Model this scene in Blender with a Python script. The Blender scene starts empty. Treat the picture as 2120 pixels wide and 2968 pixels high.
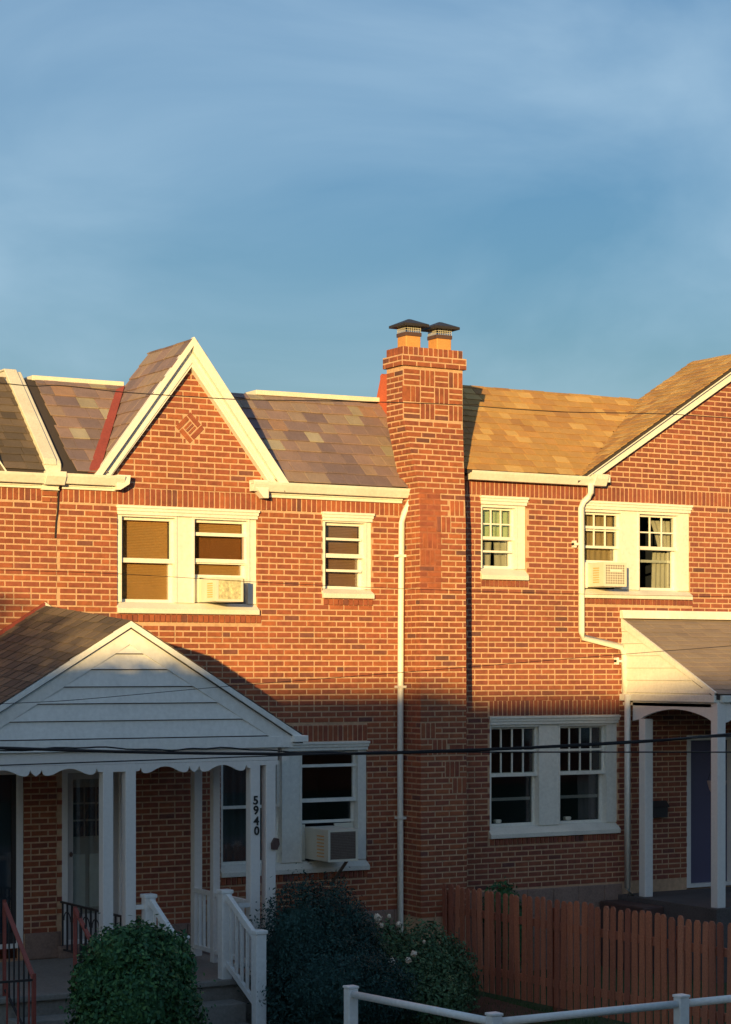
import bpy, bmesh, math, random
from mathutils import Vector, Matrix, noise
R = random.Random(7)
sc = bpy.context.scene
PI = math.pi

# ------------------------------------------------------------------ camera, sky, sun, exposure
CAM_H = 3.85
YAW = math.radians(30)
CAMX, CAMY = -12.915, -22.369
cd = bpy.data.cameras.new('camera')
cam = bpy.data.objects.new('camera', cd)
sc.collection.objects.link(cam)
cam.location = (CAMX, CAMY, CAM_H)
cam.rotation_euler = (PI / 2, 0, -YAW)
cd.sensor_fit = 'VERTICAL'
cd.sensor_height = 36
cd.lens = 36 * 6170 / 2968
cd.shift_x = 0.0
cd.shift_y = (1935 - 1484) / 2968
cd.clip_end = 4000
sc.camera = cam

SUN_AZ = math.radians(40.5)      # left of the facade's normal
SUN_EL = math.radians(6.2)
world = bpy.data.worlds.new('World')
sc.world = world
world.use_nodes = True
wn, wl = world.node_tree.nodes, world.node_tree.links
bg = wn['Background']
sky = wn.new('ShaderNodeTexSky')
sky.sky_type = 'NISHITA'
sky.sun_disc = False
sky.sun_elevation = SUN_EL
sky.sun_rotation = PI + SUN_AZ
sky.air_density = 1.2
sky.dust_density = 1.6
sky.ozone_density = 3.0
# thin veils of evening cloud
tc = wn.new('ShaderNodeTexCoord')
mp = wn.new('ShaderNodeMapping')
mp.inputs['Scale'].default_value = (1.0, 1.0, 2.2)
mp.inputs['Location'].default_value = (0.35, 0.1, 0.2)
nz = wn.new('ShaderNodeTexNoise')
nz.inputs['Scale'].default_value = 5.0
nz.inputs['Detail'].default_value = 6.0
nz.inputs['Roughness'].default_value = 0.5
nz.inputs['Distortion'].default_value = 0.4
rp = wn.new('ShaderNodeValToRGB')
rp.color_ramp.elements[0].position = 0.36
rp.color_ramp.elements[0].color = (0, 0, 0, 1)
rp.color_ramp.elements[1].position = 0.72
rp.color_ramp.elements[1].color = (0.5, 0.5, 0.5, 1)
mx = wn.new('ShaderNodeMix')
mx.data_type = 'RGBA'
mx.inputs[7].default_value = (3.0, 4.2, 5.2, 1)
tn = wn.new('ShaderNodeMix'); tn.data_type = 'RGBA'; tn.blend_type = 'MULTIPLY'; tn.inputs[0].default_value = 1
tn.inputs[7].default_value = (.70, .86, 1.04, 1)      # cool film balance
wl.new(tc.outputs['Generated'], mp.inputs[0])
wl.new(mp.outputs[0], nz.inputs['Vector'])
wl.new(nz.outputs[0], rp.inputs[0])
wl.new(rp.outputs[0], mx.inputs[0])
wl.new(sky.outputs[0], tn.inputs[6]); wl.new(tn.outputs[2], mx.inputs[6])
wl.new(mx.outputs[2], bg.inputs[0])
bg.inputs[1].default_value = 0.107

sd = bpy.data.lights.new('sun', 'SUN')
sun = bpy.data.objects.new('sun', sd)
sc.collection.objects.link(sun)
sd.energy = 4.9
sd.angle = math.radians(0.5)
sd.color = (1.0, 0.66, 0.235)
to_sun = Vector((-math.sin(SUN_AZ) * math.cos(SUN_EL), -math.cos(SUN_AZ) * math.cos(SUN_EL), math.sin(SUN_EL)))
sun.rotation_euler = to_sun.to_track_quat('Z', 'Y').to_euler()
sun.location = to_sun * 60

sc.view_settings.view_transform = 'Standard'
sc.view_settings.look = 'None'
sc.view_settings.exposure = 0.6
sc.view_settings.gamma = 1.0
sc.view_settings.use_curve_mapping = False

# ------------------------------------------------------------------ materials
MATS = {}

def mat(name, col, rough=0.8, ramp=None, nscale=None, namt=0.15, bump=0.0, bscale=60.0, metallic=0.0, spec=0.5, streak=False):
    """procedural material: base colour (or a ramp of colours picked piece by piece), broken up by world-space noise"""
    m = bpy.data.materials.new(name)
    m.use_nodes = True
    nt = m.node_tree
    N, L = nt.nodes, nt.links
    b = N['Principled BSDF']
    b.inputs['Roughness'].default_value = rough
    b.inputs['Metallic'].default_value = metallic
    b.inputs['Specular IOR Level'].default_value = spec
    geo = N.new('ShaderNodeNewGeometry')
    if ramp:
        oi = N.new('ShaderNodeObjectInfo')
        ad = N.new('ShaderNodeMath'); ad.operation = 'ADD'
        fr = N.new('ShaderNodeMath'); fr.operation = 'FRACT'
        L.new(oi.outputs['Random'], ad.inputs[0]); L.new(geo.outputs['Random Per Island'], ad.inputs[1])
        L.new(ad.outputs[0], fr.inputs[0])
        r = N.new('ShaderNodeValToRGB')
        r.color_ramp.interpolation = 'CONSTANT' if len(ramp) > 6 else 'LINEAR'
        while len(r.color_ramp.elements) < len(ramp):
            r.color_ramp.elements.new(0.5)
        for e, (p, c) in zip(r.color_ramp.elements, ramp):
            e.position = p; e.color = (*c, 1)
        L.new(fr.outputs[0], r.inputs[0])
        base = r.outputs[0]
    else:
        rgb = N.new('ShaderNodeRGB'); rgb.outputs[0].default_value = (*col, 1)
        base = rgb.outputs[0]
    if nscale:
        n1 = N.new('ShaderNodeTexNoise'); n1.inputs['Scale'].default_value = nscale
        n1.inputs['Detail'].default_value = 5; n1.inputs['Roughness'].default_value = 0.6
        if streak:
            mpp = N.new('ShaderNodeMapping'); mpp.inputs['Scale'].default_value = (1, 1, 0.12)
            L.new(geo.outputs['Position'], mpp.inputs[0]); L.new(mpp.outputs[0], n1.inputs['Vector'])
        else:
            L.new(geo.outputs['Position'], n1.inputs['Vector'])
        n2 = N.new('ShaderNodeTexNoise'); n2.inputs['Scale'].default_value = nscale * 14
        n2.inputs['Detail'].default_value = 3
        L.new(geo.outputs['Position'], n2.inputs['Vector'])
        sm = N.new('ShaderNodeMath'); sm.operation = 'ADD'
        L.new(n1.outputs[0], sm.inputs[0]); L.new(n2.outputs[0], sm.inputs[1])
        mr = N.new('ShaderNodeMapRange')
        mr.inputs[1].default_value = 0.6; mr.inputs[2].default_value = 1.4
        mr.inputs[3].default_value = 1 - namt; mr.inputs[4].default_value = 1 + namt
        L.new(sm.outputs[0], mr.inputs[0])
        mu = N.new('ShaderNodeMix'); mu.data_type = 'RGBA'; mu.blend_type = 'MULTIPLY'; mu.inputs[0].default_value = 1
        L.new(base, mu.inputs[6]); L.new(mr.outputs[0], mu.inputs[7])
        base = mu.outputs[2]
    L.new(base, b.inputs['Base Color'])
    if bump:
        nb = N.new('ShaderNodeTexNoise'); nb.inputs['Scale'].default_value = bscale; nb.inputs['Detail'].default_value = 4
        L.new(geo.outputs['Position'], nb.inputs['Vector'])
        bp = N.new('ShaderNodeBump'); bp.inputs['Strength'].default_value = bump; bp.inputs['Distance'].default_value = 0.01
        L.new(nb.outputs[0], bp.inputs['Height']); L.new(bp.outputs[0], b.inputs['Normal'])
    MATS[name] = m
    return m

brick_ramp = [(0.0, (.25, .070, .042)), (0.35, (.295, .084, .042)), (0.62, (.34, .102, .044)), (0.93, (.24, .068, .042)),
              (0.98, (.18, .064, .050)), (1.0, (.12, .052, .048))]
M_brick = mat('brick_clay', None, .85, ramp=brick_ramp, nscale=1.0, namt=.38, bump=.5, bscale=90)
brick_r2 = [(0.0, (.22, .066, .048)), (0.4, (.265, .080, .048)), (0.7, (.30, .094, .050)), (0.94, (.22, .064, .048)), (0.98, (.18, .062, .05)), (1.0, (.12, .05, .045))]
M_brick2 = mat('brick_clay_right', None, .85, ramp=brick_r2, nscale=1.0, namt=.34, bump=.5, bscale=90)
M_mortar = mat('mortar', (.56, .36, .235), .95, nscale=1.3, namt=.28, bump=.6, bscale=120)
M_mortar_red = mat('mortar_red', (.36, .13, .075), .95, nscale=1.3, namt=.25, bump=.5, bscale=120)
M_white = mat('white_paint', (.78, .77, .72), .45, nscale=1.9, namt=.13, streak=True, bump=.12, bscale=30)
M_white2 = mat('white_vinyl', (.82, .82, .82), .45, nscale=1.6, namt=.12, streak=True)
M_sill = mat('weathered_white', (.72, .70, .64), .6, nscale=5, namt=.14, bump=.15)
M_coping = mat('coping_metal', (.70, .67, .58), .55, nscale=4, namt=.16, bump=.1, bscale=12)
slate_ramp = [(0, (.225, .160, .160)), (.18, (.27, .185, .170)), (.34, (.185, .135, .145)), (.50, (.29, .205, .165)), (.64, (.235, .165, .165)),
              (.76, (.29, .215, .175)), (.85, (.31, .265, .20)), (.91, (.31, .19, .135)), (.94, (.19, .14, .14)), (.975, (.36, .32, .25))]
M_slate = mat('slate', None, .7, ramp=slate_ramp, nscale=6, namt=.22, bump=.5, bscale=30)
M_under = mat('roof_underlay', (.05, .04, .04), .95)
tan_ramp = [(0, (.46, .265, .10)), (.2, (.50, .295, .105)), (.38, (.43, .235, .09)), (.55, (.57, .36, .14)), (.7, (.45, .26, .09)), (.85, (.50, .27, .095)), (.94, (.38, .20, .08))]
M_tan = mat('tan_shingle', None, .95, ramp=tan_ramp, nscale=5, namt=.15, bump=.6, bscale=200)
brn_ramp = [(0, (.12, .092, .075)), (.25, (.15, .112, .088)), (.5, (.10, .078, .066)), (.7, (.165, .125, .095)), (.85, (.09, .07, .06)), (.9, (.13, .10, .08)), (.96, (.075, .06, .055))]
M_brown = mat('brown_shingle', None, .95, ramp=brn_ramp, nscale=4, namt=.2, bump=.6, bscale=200)
M_grey = mat('grey_shingle', None, .95, ramp=[(0, (.30, .23, .19)), (.5, (.33, .26, .21)), (1, (.27, .21, .18))], nscale=4, namt=.12, bump=.6, bscale=200)
M_redmetal = mat('red_flashing', (.26, .055, .042), .6, nscale=3, namt=.25)
M_redstucco = mat('red_stucco', (.46, .10, .045), .9, nscale=4, namt=.2, bump=.4)
M_stone = mat('stone_base', (.27, .18, .15), .95, nscale=3, namt=.3, bump=.8, bscale=20)
M_concrete = mat('concrete', (.27, .25, .23), .95, nscale=2, namt=.25, bump=.4)
M_dark = mat('dark_room', (.035, .042, .075), .9)  # blue in the walls stands in for sky reflected in the window panes
M_blind = mat('tan_blind', (.72, .40, .15), .7, nscale=3, namt=.1)
M_curtain = mat('green_curtain', (.58, .68, .40), .9, nscale=8, namt=.15)
M_curtain2 = mat('pale_curtain', (.60, .56, .48), .9, nscale=8, namt=.15)
M_clay = mat('clay_tile', (.56, .27, .09), .8, nscale=6, namt=.15, bump=.3)
M_black = mat('black_metal', (.03, .026, .028), .5, nscale=8, namt=.3)
M_band = mat('dark_band', (.09, .05, .045), .6, nscale=8, namt=.3)
M_iron = mat('iron', (.035, .028, .03), .6)
M_rediron = mat('red_iron', (.30, .075, .06), .55, nscale=9, namt=.3)
M_ac = mat('conditioner_case', (.68, .65, .56), .5, nscale=6, namt=.08)
M_acgrey = mat('conditioner_grille', (.16, .13, .11), .6, nscale=40, namt=.4)
M_acmetal = mat('conditioner_fins', (.58, .54, .36), .45, nscale=25, namt=.75, bump=.8, bscale=60)  # strong mottling puts the glitter of dappled light into the colour
M_wood = mat('fence_wood', None, .9, ramp=[(0, (.38, .13, .075)), (.3, (.47, .165, .09)), (.6, (.30, .10, .065)), (1, (.52, .20, .115))], nscale=4, namt=.3, streak=True, bump=.4)
M_cable = mat('cable_rubber', (.022, .018, .02), .7)
M_dark_sheet = mat('insect_screen', (.10, .075, .07), .9)  # plain dark sheet; behind the gable siding it colours the shadow gaps
M_door = mat('door_white', (.48, .45, .44), .5, nscale=4, namt=.08)
M_greybulk = mat('porch_paint', (.78, .75, .74), .55, nscale=2, namt=.07, streak=True)
M_digit = mat('black_digit', (.02, .02, .02), .5)
M_bark = mat('bark', (.10, .07, .05), .95, nscale=8, namt=.4, bump=.8)
M_asphalt = mat('asphalt', (.05, .05, .052), .95, nscale=2, namt=.3, bump=.5)
M_mulch = mat('mulch', (.10, .05, .035), .95, nscale=9, namt=.5, bump=.9)
M_grass = mat('lawn', (.035, .065, .022), .95, nscale=2.5, namt=.5, bump=1.0, bscale=70)

def leaf_mat(name, a, b, c):
    m = mat(name, None, .6, ramp=[(0, a), (.5, b), (.85, c), (1, a)], nscale=2.2, namt=.45)
    m.node_tree.nodes['Principled BSDF'].inputs['Specular IOR Level'].default_value = .25
    return m
M_leaf_hedge = leaf_mat('leaf_hedge', (.028, .095, .045), (.045, .14, .06), (.09, .20, .065))
M_leaf_yew = leaf_mat('leaf_yew', (.012, .045, .042), (.020, .065, .060), (.036, .09, .078))
M_leaf_rose = leaf_mat('leaf_rose', (.05, .11, .06), (.07, .15, .075), (.11, .19, .09))
M_leaf_tree = leaf_mat('leaf_tree', (.03, .06, .02), (.04, .08, .025), (.06, .10, .03))
M_petal = mat('petal', (.80, .68, .55), .7, nscale=10, namt=.1)
M_terra = mat('planter_pot', (.42, .30, .28), .8, nscale=8, namt=.15)

def glass_mat(name, tint, gloss):
    # thin pane: clear, with a mirror share that grows at grazing angles
    m = bpy.data.materials.new(name); m.use_nodes = True
    N, L = m.node_tree.nodes, m.node_tree.links
    for n in list(N):
        if n.type == 'BSDF_PRINCIPLED': N.remove(n)
    out = [n for n in N if n.type == 'OUTPUT_MATERIAL'][0]
    t = N.new('ShaderNodeBsdfTransparent'); t.inputs[0].default_value = (*tint, 1)
    g = N.new('ShaderNodeBsdfGlossy'); g.inputs['Roughness'].default_value = .03
    g.inputs[0].default_value = (.9, .95, 1, 1)
    lw = N.new('ShaderNodeLayerWeight'); lw.inputs[0].default_value = .5
    f = N.new('ShaderNodeMath'); f.operation = 'POWER'; f.inputs[1].default_value = 4; L.new(lw.outputs['Facing'], f.inputs[0])
    k = N.new('ShaderNodeMath'); k.operation = 'MULTIPLY_ADD'; k.inputs[1].default_value = gloss * .7; k.inputs[2].default_value = .045 * gloss
    mxx = N.new('ShaderNodeMixShader')
    L.new(f.outputs[0], k.inputs[0]); L.new(k.outputs[0], mxx.inputs[0])
    L.new(t.outputs[0], mxx.inputs[1]); L.new(g.outputs[0], mxx.inputs[2]); L.new(mxx.outputs[0], out.inputs[0])
    return m
M_glass = glass_mat('window_glass', (.82, .84, .82), 1.3)
M_mesh = glass_mat('spark_mesh', (.62, .62, .66), 1.0)

# ------------------------------------------------------------------ building helpers
WLOC = {}

def link(o, parent=None, wloc=(0, 0, 0)):
    sc.collection.objects.link(o)
    WLOC[o.name] = Vector(wloc)
    if parent is not None:
        o.parent = parent
        o.location = Vector(wloc) - WLOC[parent.name]
    else:
        o.location = wloc
    return o

def tag(o, label=None, cat=None, group=None, kind=None):
    if label: o['label'] = label
    if cat: o['category'] = cat
    if group: o['group'] = group
    if kind: o['kind'] = kind
    return o

def thing(name, loc, label, cat, group=None, parent=None):
    o = bpy.data.objects.new(name, None)
    o.empty_display_size = .2
    link(o, parent, loc)
    return tag(o, label, cat, group)

class MB:
    def __init__(s):
        s.v = []; s.f = []
    def quad(s, *p):
        n = len(s.v); s.v += [Vector(q) for q in p]; s.f.append(tuple(range(n, n + len(p)))); return s
    def hexa(s, p):
        """8 corners: bottom ring 0-3, top ring 4-7"""
        n = len(s.v); s.v += [Vector(q) for q in p]
        for f in ((3, 2, 1, 0), (4, 5, 6, 7), (0, 1, 5, 4), (1, 2, 6, 5), (2, 3, 7, 6), (3, 0, 4, 7)):
            s.f.append(tuple(n + i for i in f))
        return s
    def box(s, x0, x1, y0, y1, z0, z1):
        if x1 < x0: x0, x1 = x1, x0
        if y1 < y0: y0, y1 = y1, y0
        if z1 < z0: z0, z1 = z1, z0
        return s.hexa([(x0, y0, z0), (x1, y0, z0), (x1, y1, z0), (x0, y1, z0), (x0, y0, z1), (x1, y0, z1), (x1, y1, z1), (x0, y1, z1)])
    def prism(s, poly, y0, y1):
        """polygon in XZ pushed from y0 to y1"""
        n = len(s.v); k = len(poly)
        s.v += [Vector((x, y0, z)) for x, z in poly] + [Vector((x, y1, z)) for x, z in poly]
        s.f.append(tuple(range(n, n + k))); s.f.append(tuple(range(n + 2 * k - 1, n + k - 1, -1)))
        for i in range(k):
            j = (i + 1) % k
            s.f.append((n + j, n + i, n + k + i, n + k + j))
        return s
    def prismx(s, poly, x0, x1):
        """polygon in YZ pushed along X"""
        n = len(s.v); k = len(poly)
        s.v += [Vector((x0, y, z)) for y, z in poly] + [Vector((x1, y, z)) for y, z in poly]
        s.f.append(tuple(range(n, n + k))); s.f.append(tuple(range(n + 2 * k - 1, n + k - 1, -1)))
        for i in range(k):
            j = (i + 1) % k
            s.f.append((n + j, n + i, n + k + i, n + k + j))
        return s
    def bar(s, a, b, w, h=None, up=(0, 0, 1)):
        """box-section bar from a to b"""
        a, b = Vector(a), Vector(b); h = h or w
        d = (b - a).normalized(); u = Vector(up)
        if abs(d.dot(u)) > .98: u = Vector((0, 1, 0))
        x = d.cross(u).normalized(); y = x.cross(d).normalized()
        q = [(-w / 2, -h / 2), (w / 2, -h / 2), (w / 2, h / 2), (-w / 2, h / 2)]
        return s.hexa([a + x * i + y * j for i, j in q] + [b + x * i + y * j for i, j in q])
    def tube(s, pts, r, n=8, caps=True):
        pts = [Vector(p) for p in pts]
        rr = r if isinstance(r, (list, tuple)) else [r] * len(pts)
        base = len(s.v)
        for i, p in enumerate(pts):
            d = (pts[min(i + 1, len(pts) - 1)] - pts[max(i - 1, 0)]).normalized()
            u = Vector((0, 0, 1)) if abs(d.z) < .95 else Vector((0, 1, 0))
            x = d.cross(u).normalized(); y = x.cross(d)
            for k in range(n):
                a = 2 * PI * k / n
                s.v.append(p + x * math.cos(a) * rr[i] + y * math.sin(a) * rr[i])
        for i in range(len(pts) - 1):
            for k in range(n):
                a = base + i * n + k; b = base + i * n + (k + 1) % n
                s.f.append((a, b, b + n, a + n))
        if caps:
            s.f.append(tuple(base + k for k in range(n))[::-1])
            s.f.append(tuple(base + (len(pts) - 1) * n + k for k in range(n)))
        return s
    def lathe(s, c, prof, n=12):
        base = len(s.v)
        for r, z in prof:
            for k in range(n):
                a = 2 * PI * k / n
                s.v.append(Vector((c[0] + r * math.cos(a), c[1] + r * math.sin(a), c[2] + z)))
        for i in range(len(prof) - 1):
            for k in range(n):
                a = base + i * n + k; b = base + i * n + (k + 1) % n
                s.f.append((a, b, b + n, a + n))
        s.f.append(tuple(base + k for k in range(n))[::-1])
        s.f.append(tuple(base + (len(prof) - 1) * n + k for k in range(n)))
        return s
    def build(s, name, m, parent=None, smooth=False, bevel=0, origin=None, fix=True):
        xs = [v.x for v in s.v]; ys = [v.y for v in s.v]; zs = [v.z for v in s.v]
        c = Vector(origin) if origin else Vector(((min(xs) + max(xs)) / 2, (min(ys) + max(ys)) / 2, min(zs)))
        me = bpy.data.meshes.new(name)
        me.from_pydata([tuple(v - c) for v in s.v], [], s.f)
        if fix:
            bm = bmesh.new(); bm.from_mesh(me)
            bmesh.ops.recalc_face_normals(bm, faces=bm.faces)
            bm.to_mesh(me); bm.free()
        me.materials.append(m)
        if smooth:
            for p in me.polygons: p.use_smooth = True
        me.update()
        o = bpy.data.objects.new(name, me)
        link(o, parent, c)
        if bevel:
            md = o.modifiers.new('soft_edge', 'BEVEL'); md.width = bevel; md.segments = 2; md.limit_method = 'ANGLE'
        return o

# unit pieces (shared meshes) -------------------------------------------------
def unit_mesh(name, m, cx=.02, cz=.06, cy=.25):
    """unit block 1x1x1 centred, front (-Y) face with a worn arris"""
    me = bpy.data.meshes.new(name)
    v = []
    for y, ix, iz in ((-.5, cx, cz), (-.5 + cy, 0, 0), (.5, 0, 0)):
        for sx, sz in ((-1, -1), (1, -1), (1, 1), (-1, 1)):
            v.append((sx * (.5 - ix), y, sz * (.5 - iz)))
    f = [(0, 1, 2, 3)]
    for r in (0, 4):
        for i in range(4):
            j = (i + 1) % 4
            f.append((r + i, r + 4 + i, r + 4 + j, r + j))
    me.from_pydata(v, [], f)
    bm = bmesh.new(); bm.from_mesh(me)
    bmesh.ops.recalc_face_normals(bm, faces=bm.faces)
    # an open shell may come out flipped: the front face has to look to -Y
    bm.faces.ensure_lookup_table()
    if bm.faces[0].normal.y > 0: bmesh.ops.reverse_faces(bm, faces=bm.faces)
    bm.to_mesh(me); bm.free()
    me.materials.append(m)
    return me

def px_scale(p):
    dx, dy = p[0] - CAMX, p[1] - CAMY
    b = dx * math.sin(YAW) + dy * math.cos(YAW)
    a = dx * math.cos(YAW) - dy * math.sin(YAW)
    x = 1060 + 6170 * a / b; y = 1935 - (p[2] - CAM_H) * 6170 / b
    return x, y, 6170 / b

class Pieces:
    """alike pieces of one thing: those that show largest become objects, the rest one joined part"""
    def __init__(s, name, limit=300):
        s.name = name; s.limit = limit; s.items = []
    def add(s, parent, mesh, mw, visible=True):
        c = mw.translation
        x, y, sp = px_scale(c)
        inside = -40 < x < 2160 and -40 < y < 3000
        size = mw.col[0].length * mw.col[2].length * sp * sp
        s.items.append((0 if (inside and visible) else 1, -size, len(s.items), parent, mesh, mw))
    def emit(s):
        s.items.sort(key=lambda t: t[:3])
        rest = {}
        for k, (hid, sz, i, parent, mesh, mw) in enumerate(s.items):
            if k < s.limit and not hid:
                o = bpy.data.objects.new(s.name, mesh)
                sc.collection.objects.link(o)
                o.parent = parent
                m = mw.copy(); m.translation = mw.translation - WLOC[parent.name]
                o.matrix_local = m
            else:
                rest.setdefault(parent.name, []).append((parent, mesh, mw))
        for pn, lst in rest.items():
            parent = lst[0][0]; org = WLOC[pn]
            V = []; F = []
            for _, mesh, mw in lst:
                n = len(V)
                V += [tuple(mw @ v.co - org) for v in mesh.vertices]
                F += [tuple(n + i for i in p.vertices) for p in mesh.polygons]
            me = bpy.data.meshes.new(s.name + '_remainder')
            me.from_pydata(V, [], F); me.materials.append(lst[0][1].materials[0])
            o = bpy.data.objects.new(s.name, me)
            sc.collection.objects.link(o); o.parent = parent; o['kind'] = 'stuff'

CO = 0.0677       # brick course
BL = 0.2032       # stretcher pitch
J = 0.0165        # joint
PROUD = .007

def subtract(iv, holes):
    out = [iv]
    for a, b in holes:
        nx = []
        for c, d in out:
            if b <= c or a >= d: nx.append((c, d))
            else:
                if a > c: nx.append((c, a))
                if b < d: nx.append((b, d))
        out = nx
    return out

def brick_matrix(x0, x1, z0, z1, yf, depth=.03):
    w = max(.01, x1 - x0); h = z1 - z0
    j = R.uniform(-.0018, .0022)
    rot = Matrix.Rotation(R.uniform(-.004, .004), 4, 'Y') @ Matrix.Rotation(R.uniform(-.006, .006), 4, 'Z')
    return Matrix.Translation(((x0 + x1) / 2 + R.uniform(-.001, .001), yf - PROUD - j + depth / 2, (z0 + z1) / 2)) @ rot @ Matrix.Diagonal((w, depth, h, 1))

def lay_wall(P, parent, mesh, x0, x1, z0, z1, holes, yf=0.0, limits=None, vis=None, phase=0.0, zref=5.70):
    """running bond with every sixth course of alternate headers; holes = (xa, xb, za, zb)"""
    k0 = math.ceil((z0 - zref) / CO - 1e-6); k = k0
    while zref + (k + 1) * CO <= z1 + .012:
        za = zref + k * CO; zb = za + CO - J; zm = (za + zb) / 2
        a, b = limits(zm) if limits else (x0, x1)
        ivs = subtract((a, b), [(h[0], h[1]) for h in holes if h[2] < zm < h[3]])
        flem = (k % 6 == 2)
        off = (BL / 2 if k % 2 else 0) + phase
        for c, d in ivs:
            if d - c < .02: continue
            if flem:
                per = BL * 1.5; x = math.floor((c - off) / per) * per + off; cuts = []
                while x < d:
                    cuts += [(x, x + BL), (x + BL, x + per)]; x += per
            else:
                x = math.floor((c - off) / BL) * BL + off; cuts = []
                while x < d:
                    cuts.append((x, x + BL)); x += BL
            for p, q in cuts:
                p2, q2 = max(p, c), min(q, d)
                if q2 - p2 < .035: continue
                m = brick_matrix(p2 + J / 2 * (p2 > c), q2 - J / 2 * (q2 < d), za, zb, yf)
                P.add(parent, mesh, m, vis(m.translation) if vis else True)
        k += 1

def lay_upright(P, parent, mesh, x0, x1, z0, z1, yf=0.0, proud=0.0, vis=None):
    n = max(1, round((x1 - x0) / CO)); w = (x1 - x0) / n
    for i in range(n):
        m = brick_matrix(x0 + i * w + J / 2, x0 + (i + 1) * w - J / 2, z0 + J / 2, z1 - J / 2, yf - proud)
        P.add(parent, mesh, m, vis(m.translation) if vis else True)

def wall_core(name, m, parent, x0, x1, z0, z1, holes, y=0.0, depth=.22, gable=None):
    """mortar-faced wall with real openings and reveals"""
    xs = sorted({x0, x1, *[min(max(h[i], x0), x1) for h in holes for i in (0, 1)]})
    zs = sorted({z0, z1, *[min(max(h[i], z0), z1) for h in holes for i in (2, 3)]})
    b = MB()
    inh = lambda x, z: any(h[0] < x < h[1] and h[2] < z < h[3] for h in holes)
    for i in range(len(xs) - 1):
        for k in range(len(zs) - 1):
            if not inh((xs[i] + xs[i + 1]) / 2, (zs[k] + zs[k + 1]) / 2):
                b.quad((xs[i], y, zs[k]), (xs[i + 1], y, zs[k]), (xs[i + 1], y, zs[k + 1]), (xs[i], y, zs[k + 1]))
    for h in holes:
        a, c, d, e = h
        b.quad((a, y, d), (a, y, e), (a, y + depth, e), (a, y + depth, d))
        b.quad((c, y, d), (c, y + depth, d), (c, y + depth, e), (c, y, e))
        b.quad((a, y, e), (c, y, e), (c, y + depth, e), (a, y + depth, e))
        b.quad((a, y, d), (a, y + depth, d), (c, y + depth, d), (c, y, d))
    if gable: b.quad(*[(x, y, z) for x, z in gable])
    return b.build(name, m, parent, origin=((x0 + x1) / 2, y, z0), fix=False)

# roof covering -----------------------------------------------------------------
def lay_slope(P, parent, mesh, O, U, V, span, vmax, expo, wmin, wmax, thick, lift, vis=None, gap=.004, stagger=None):
    """O eave origin, U unit along the eave, V unit up the slope; span(v) -> list of (u0, u1)"""
    O, U, V = Vector(O), Vector(U).normalized(), Vector(V).normalized()
    Nn = U.cross(V).normalized()
    if Nn.z < 0: Nn = -Nn
    v = 0; row = 0
    while v < vmax - .02:
        L = min(expo * 1.25, vmax - v)
        for u0, u1 in span(v + expo / 2):
            u = u0 - R.uniform(0, wmax) * .8
            while u < u1:
                w = R.uniform(wmin, wmax)
                a, c = max(u, u0), min(u + w, u1); u += w
                if c - a < .03: continue
                # piece frame: local x=U, local -y = outward normal, local z = V ; tilted so the tail stands proud
                tilt = math.atan2(lift, L)
                Vt = (V * math.cos(tilt) - Nn * math.sin(tilt)).normalized()
                Nt = U.cross(Vt).normalized()
                if Nt.dot(Nn) < 0: Nt = -Nt
                cen = O + U * (a + c) / 2 + V * (v + L / 2 + R.uniform(-.006, .006)) + Nn * (lift * .5 + thick * .5 + R.uniform(0, .003))
                X = U * (c - a - gap); Y = -Nt * thick; Z = Vt * L
                m = Matrix(((X.x, Y.x, Z.x, cen.x), (X.y, Y.y, Z.y, cen.y), (X.z, Y.z, Z.z, cen.z), (0, 0, 0, 1)))
                P.add(parent, mesh, m, vis(cen) if vis else True)
        v += expo; row += 1

# windows --------------------------------------------------------------------------
def bars(x0, x1, z0, z1, y0, y1, w, parent, name, m, wb=None):
    wb = wb or w
    b = MB()
    b.box(x0, x0 + w, y0, y1, z0, z1).box(x1 - w, x1, y0, y1, z0, z1)
    b.box(x0 + w, x1 - w, y0 + .001, y1 - .001, z1 - w, z1).box(x0 + w, x1 - w, y0 + .001, y1 - .001, z0, z0 + wb)
    return b.build(name, m, parent)

def sash(parent, x0, x1, z0, z1, y, cols=1, rows=1, w=.035, m=None):
    m = m or M_white
    s = bars(x0, x1, z0, z1, y, y + .035, w, parent, 'sash', m)
    gx0, gx1, gz0, gz1 = x0 + w, x1 - w, z0 + w, z1 - w
    cw = (gx1 - gx0) / cols; ch = (gz1 - gz0) / rows
    for i in range(1, cols):
        MB().box(gx0 + i * cw - .009, gx0 + i * cw + .009, y + .006, y + .028, gz0, gz1).build('muntin', m, parent)
    for k in range(1, rows):
        for i in range(cols):
            MB().box(gx0 + i * cw + .009 * (i > 0), gx0 + (i + 1) * cw - .009 * (i < cols - 1), y + .007, y + .027, gz0 + k * ch - .009, gz0 + k * ch + .009).build('muntin', m, parent)
    for i in range(cols):
        for k in range(rows):
            MB().box(gx0 + i * cw - .003, gx0 + (i + 1) * cw + .003 - .009, y + .015, y + .019, gz0 + k * ch - .003, gz0 + (k + 1) * ch - .006).build('pane', M_glass, parent)

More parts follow.
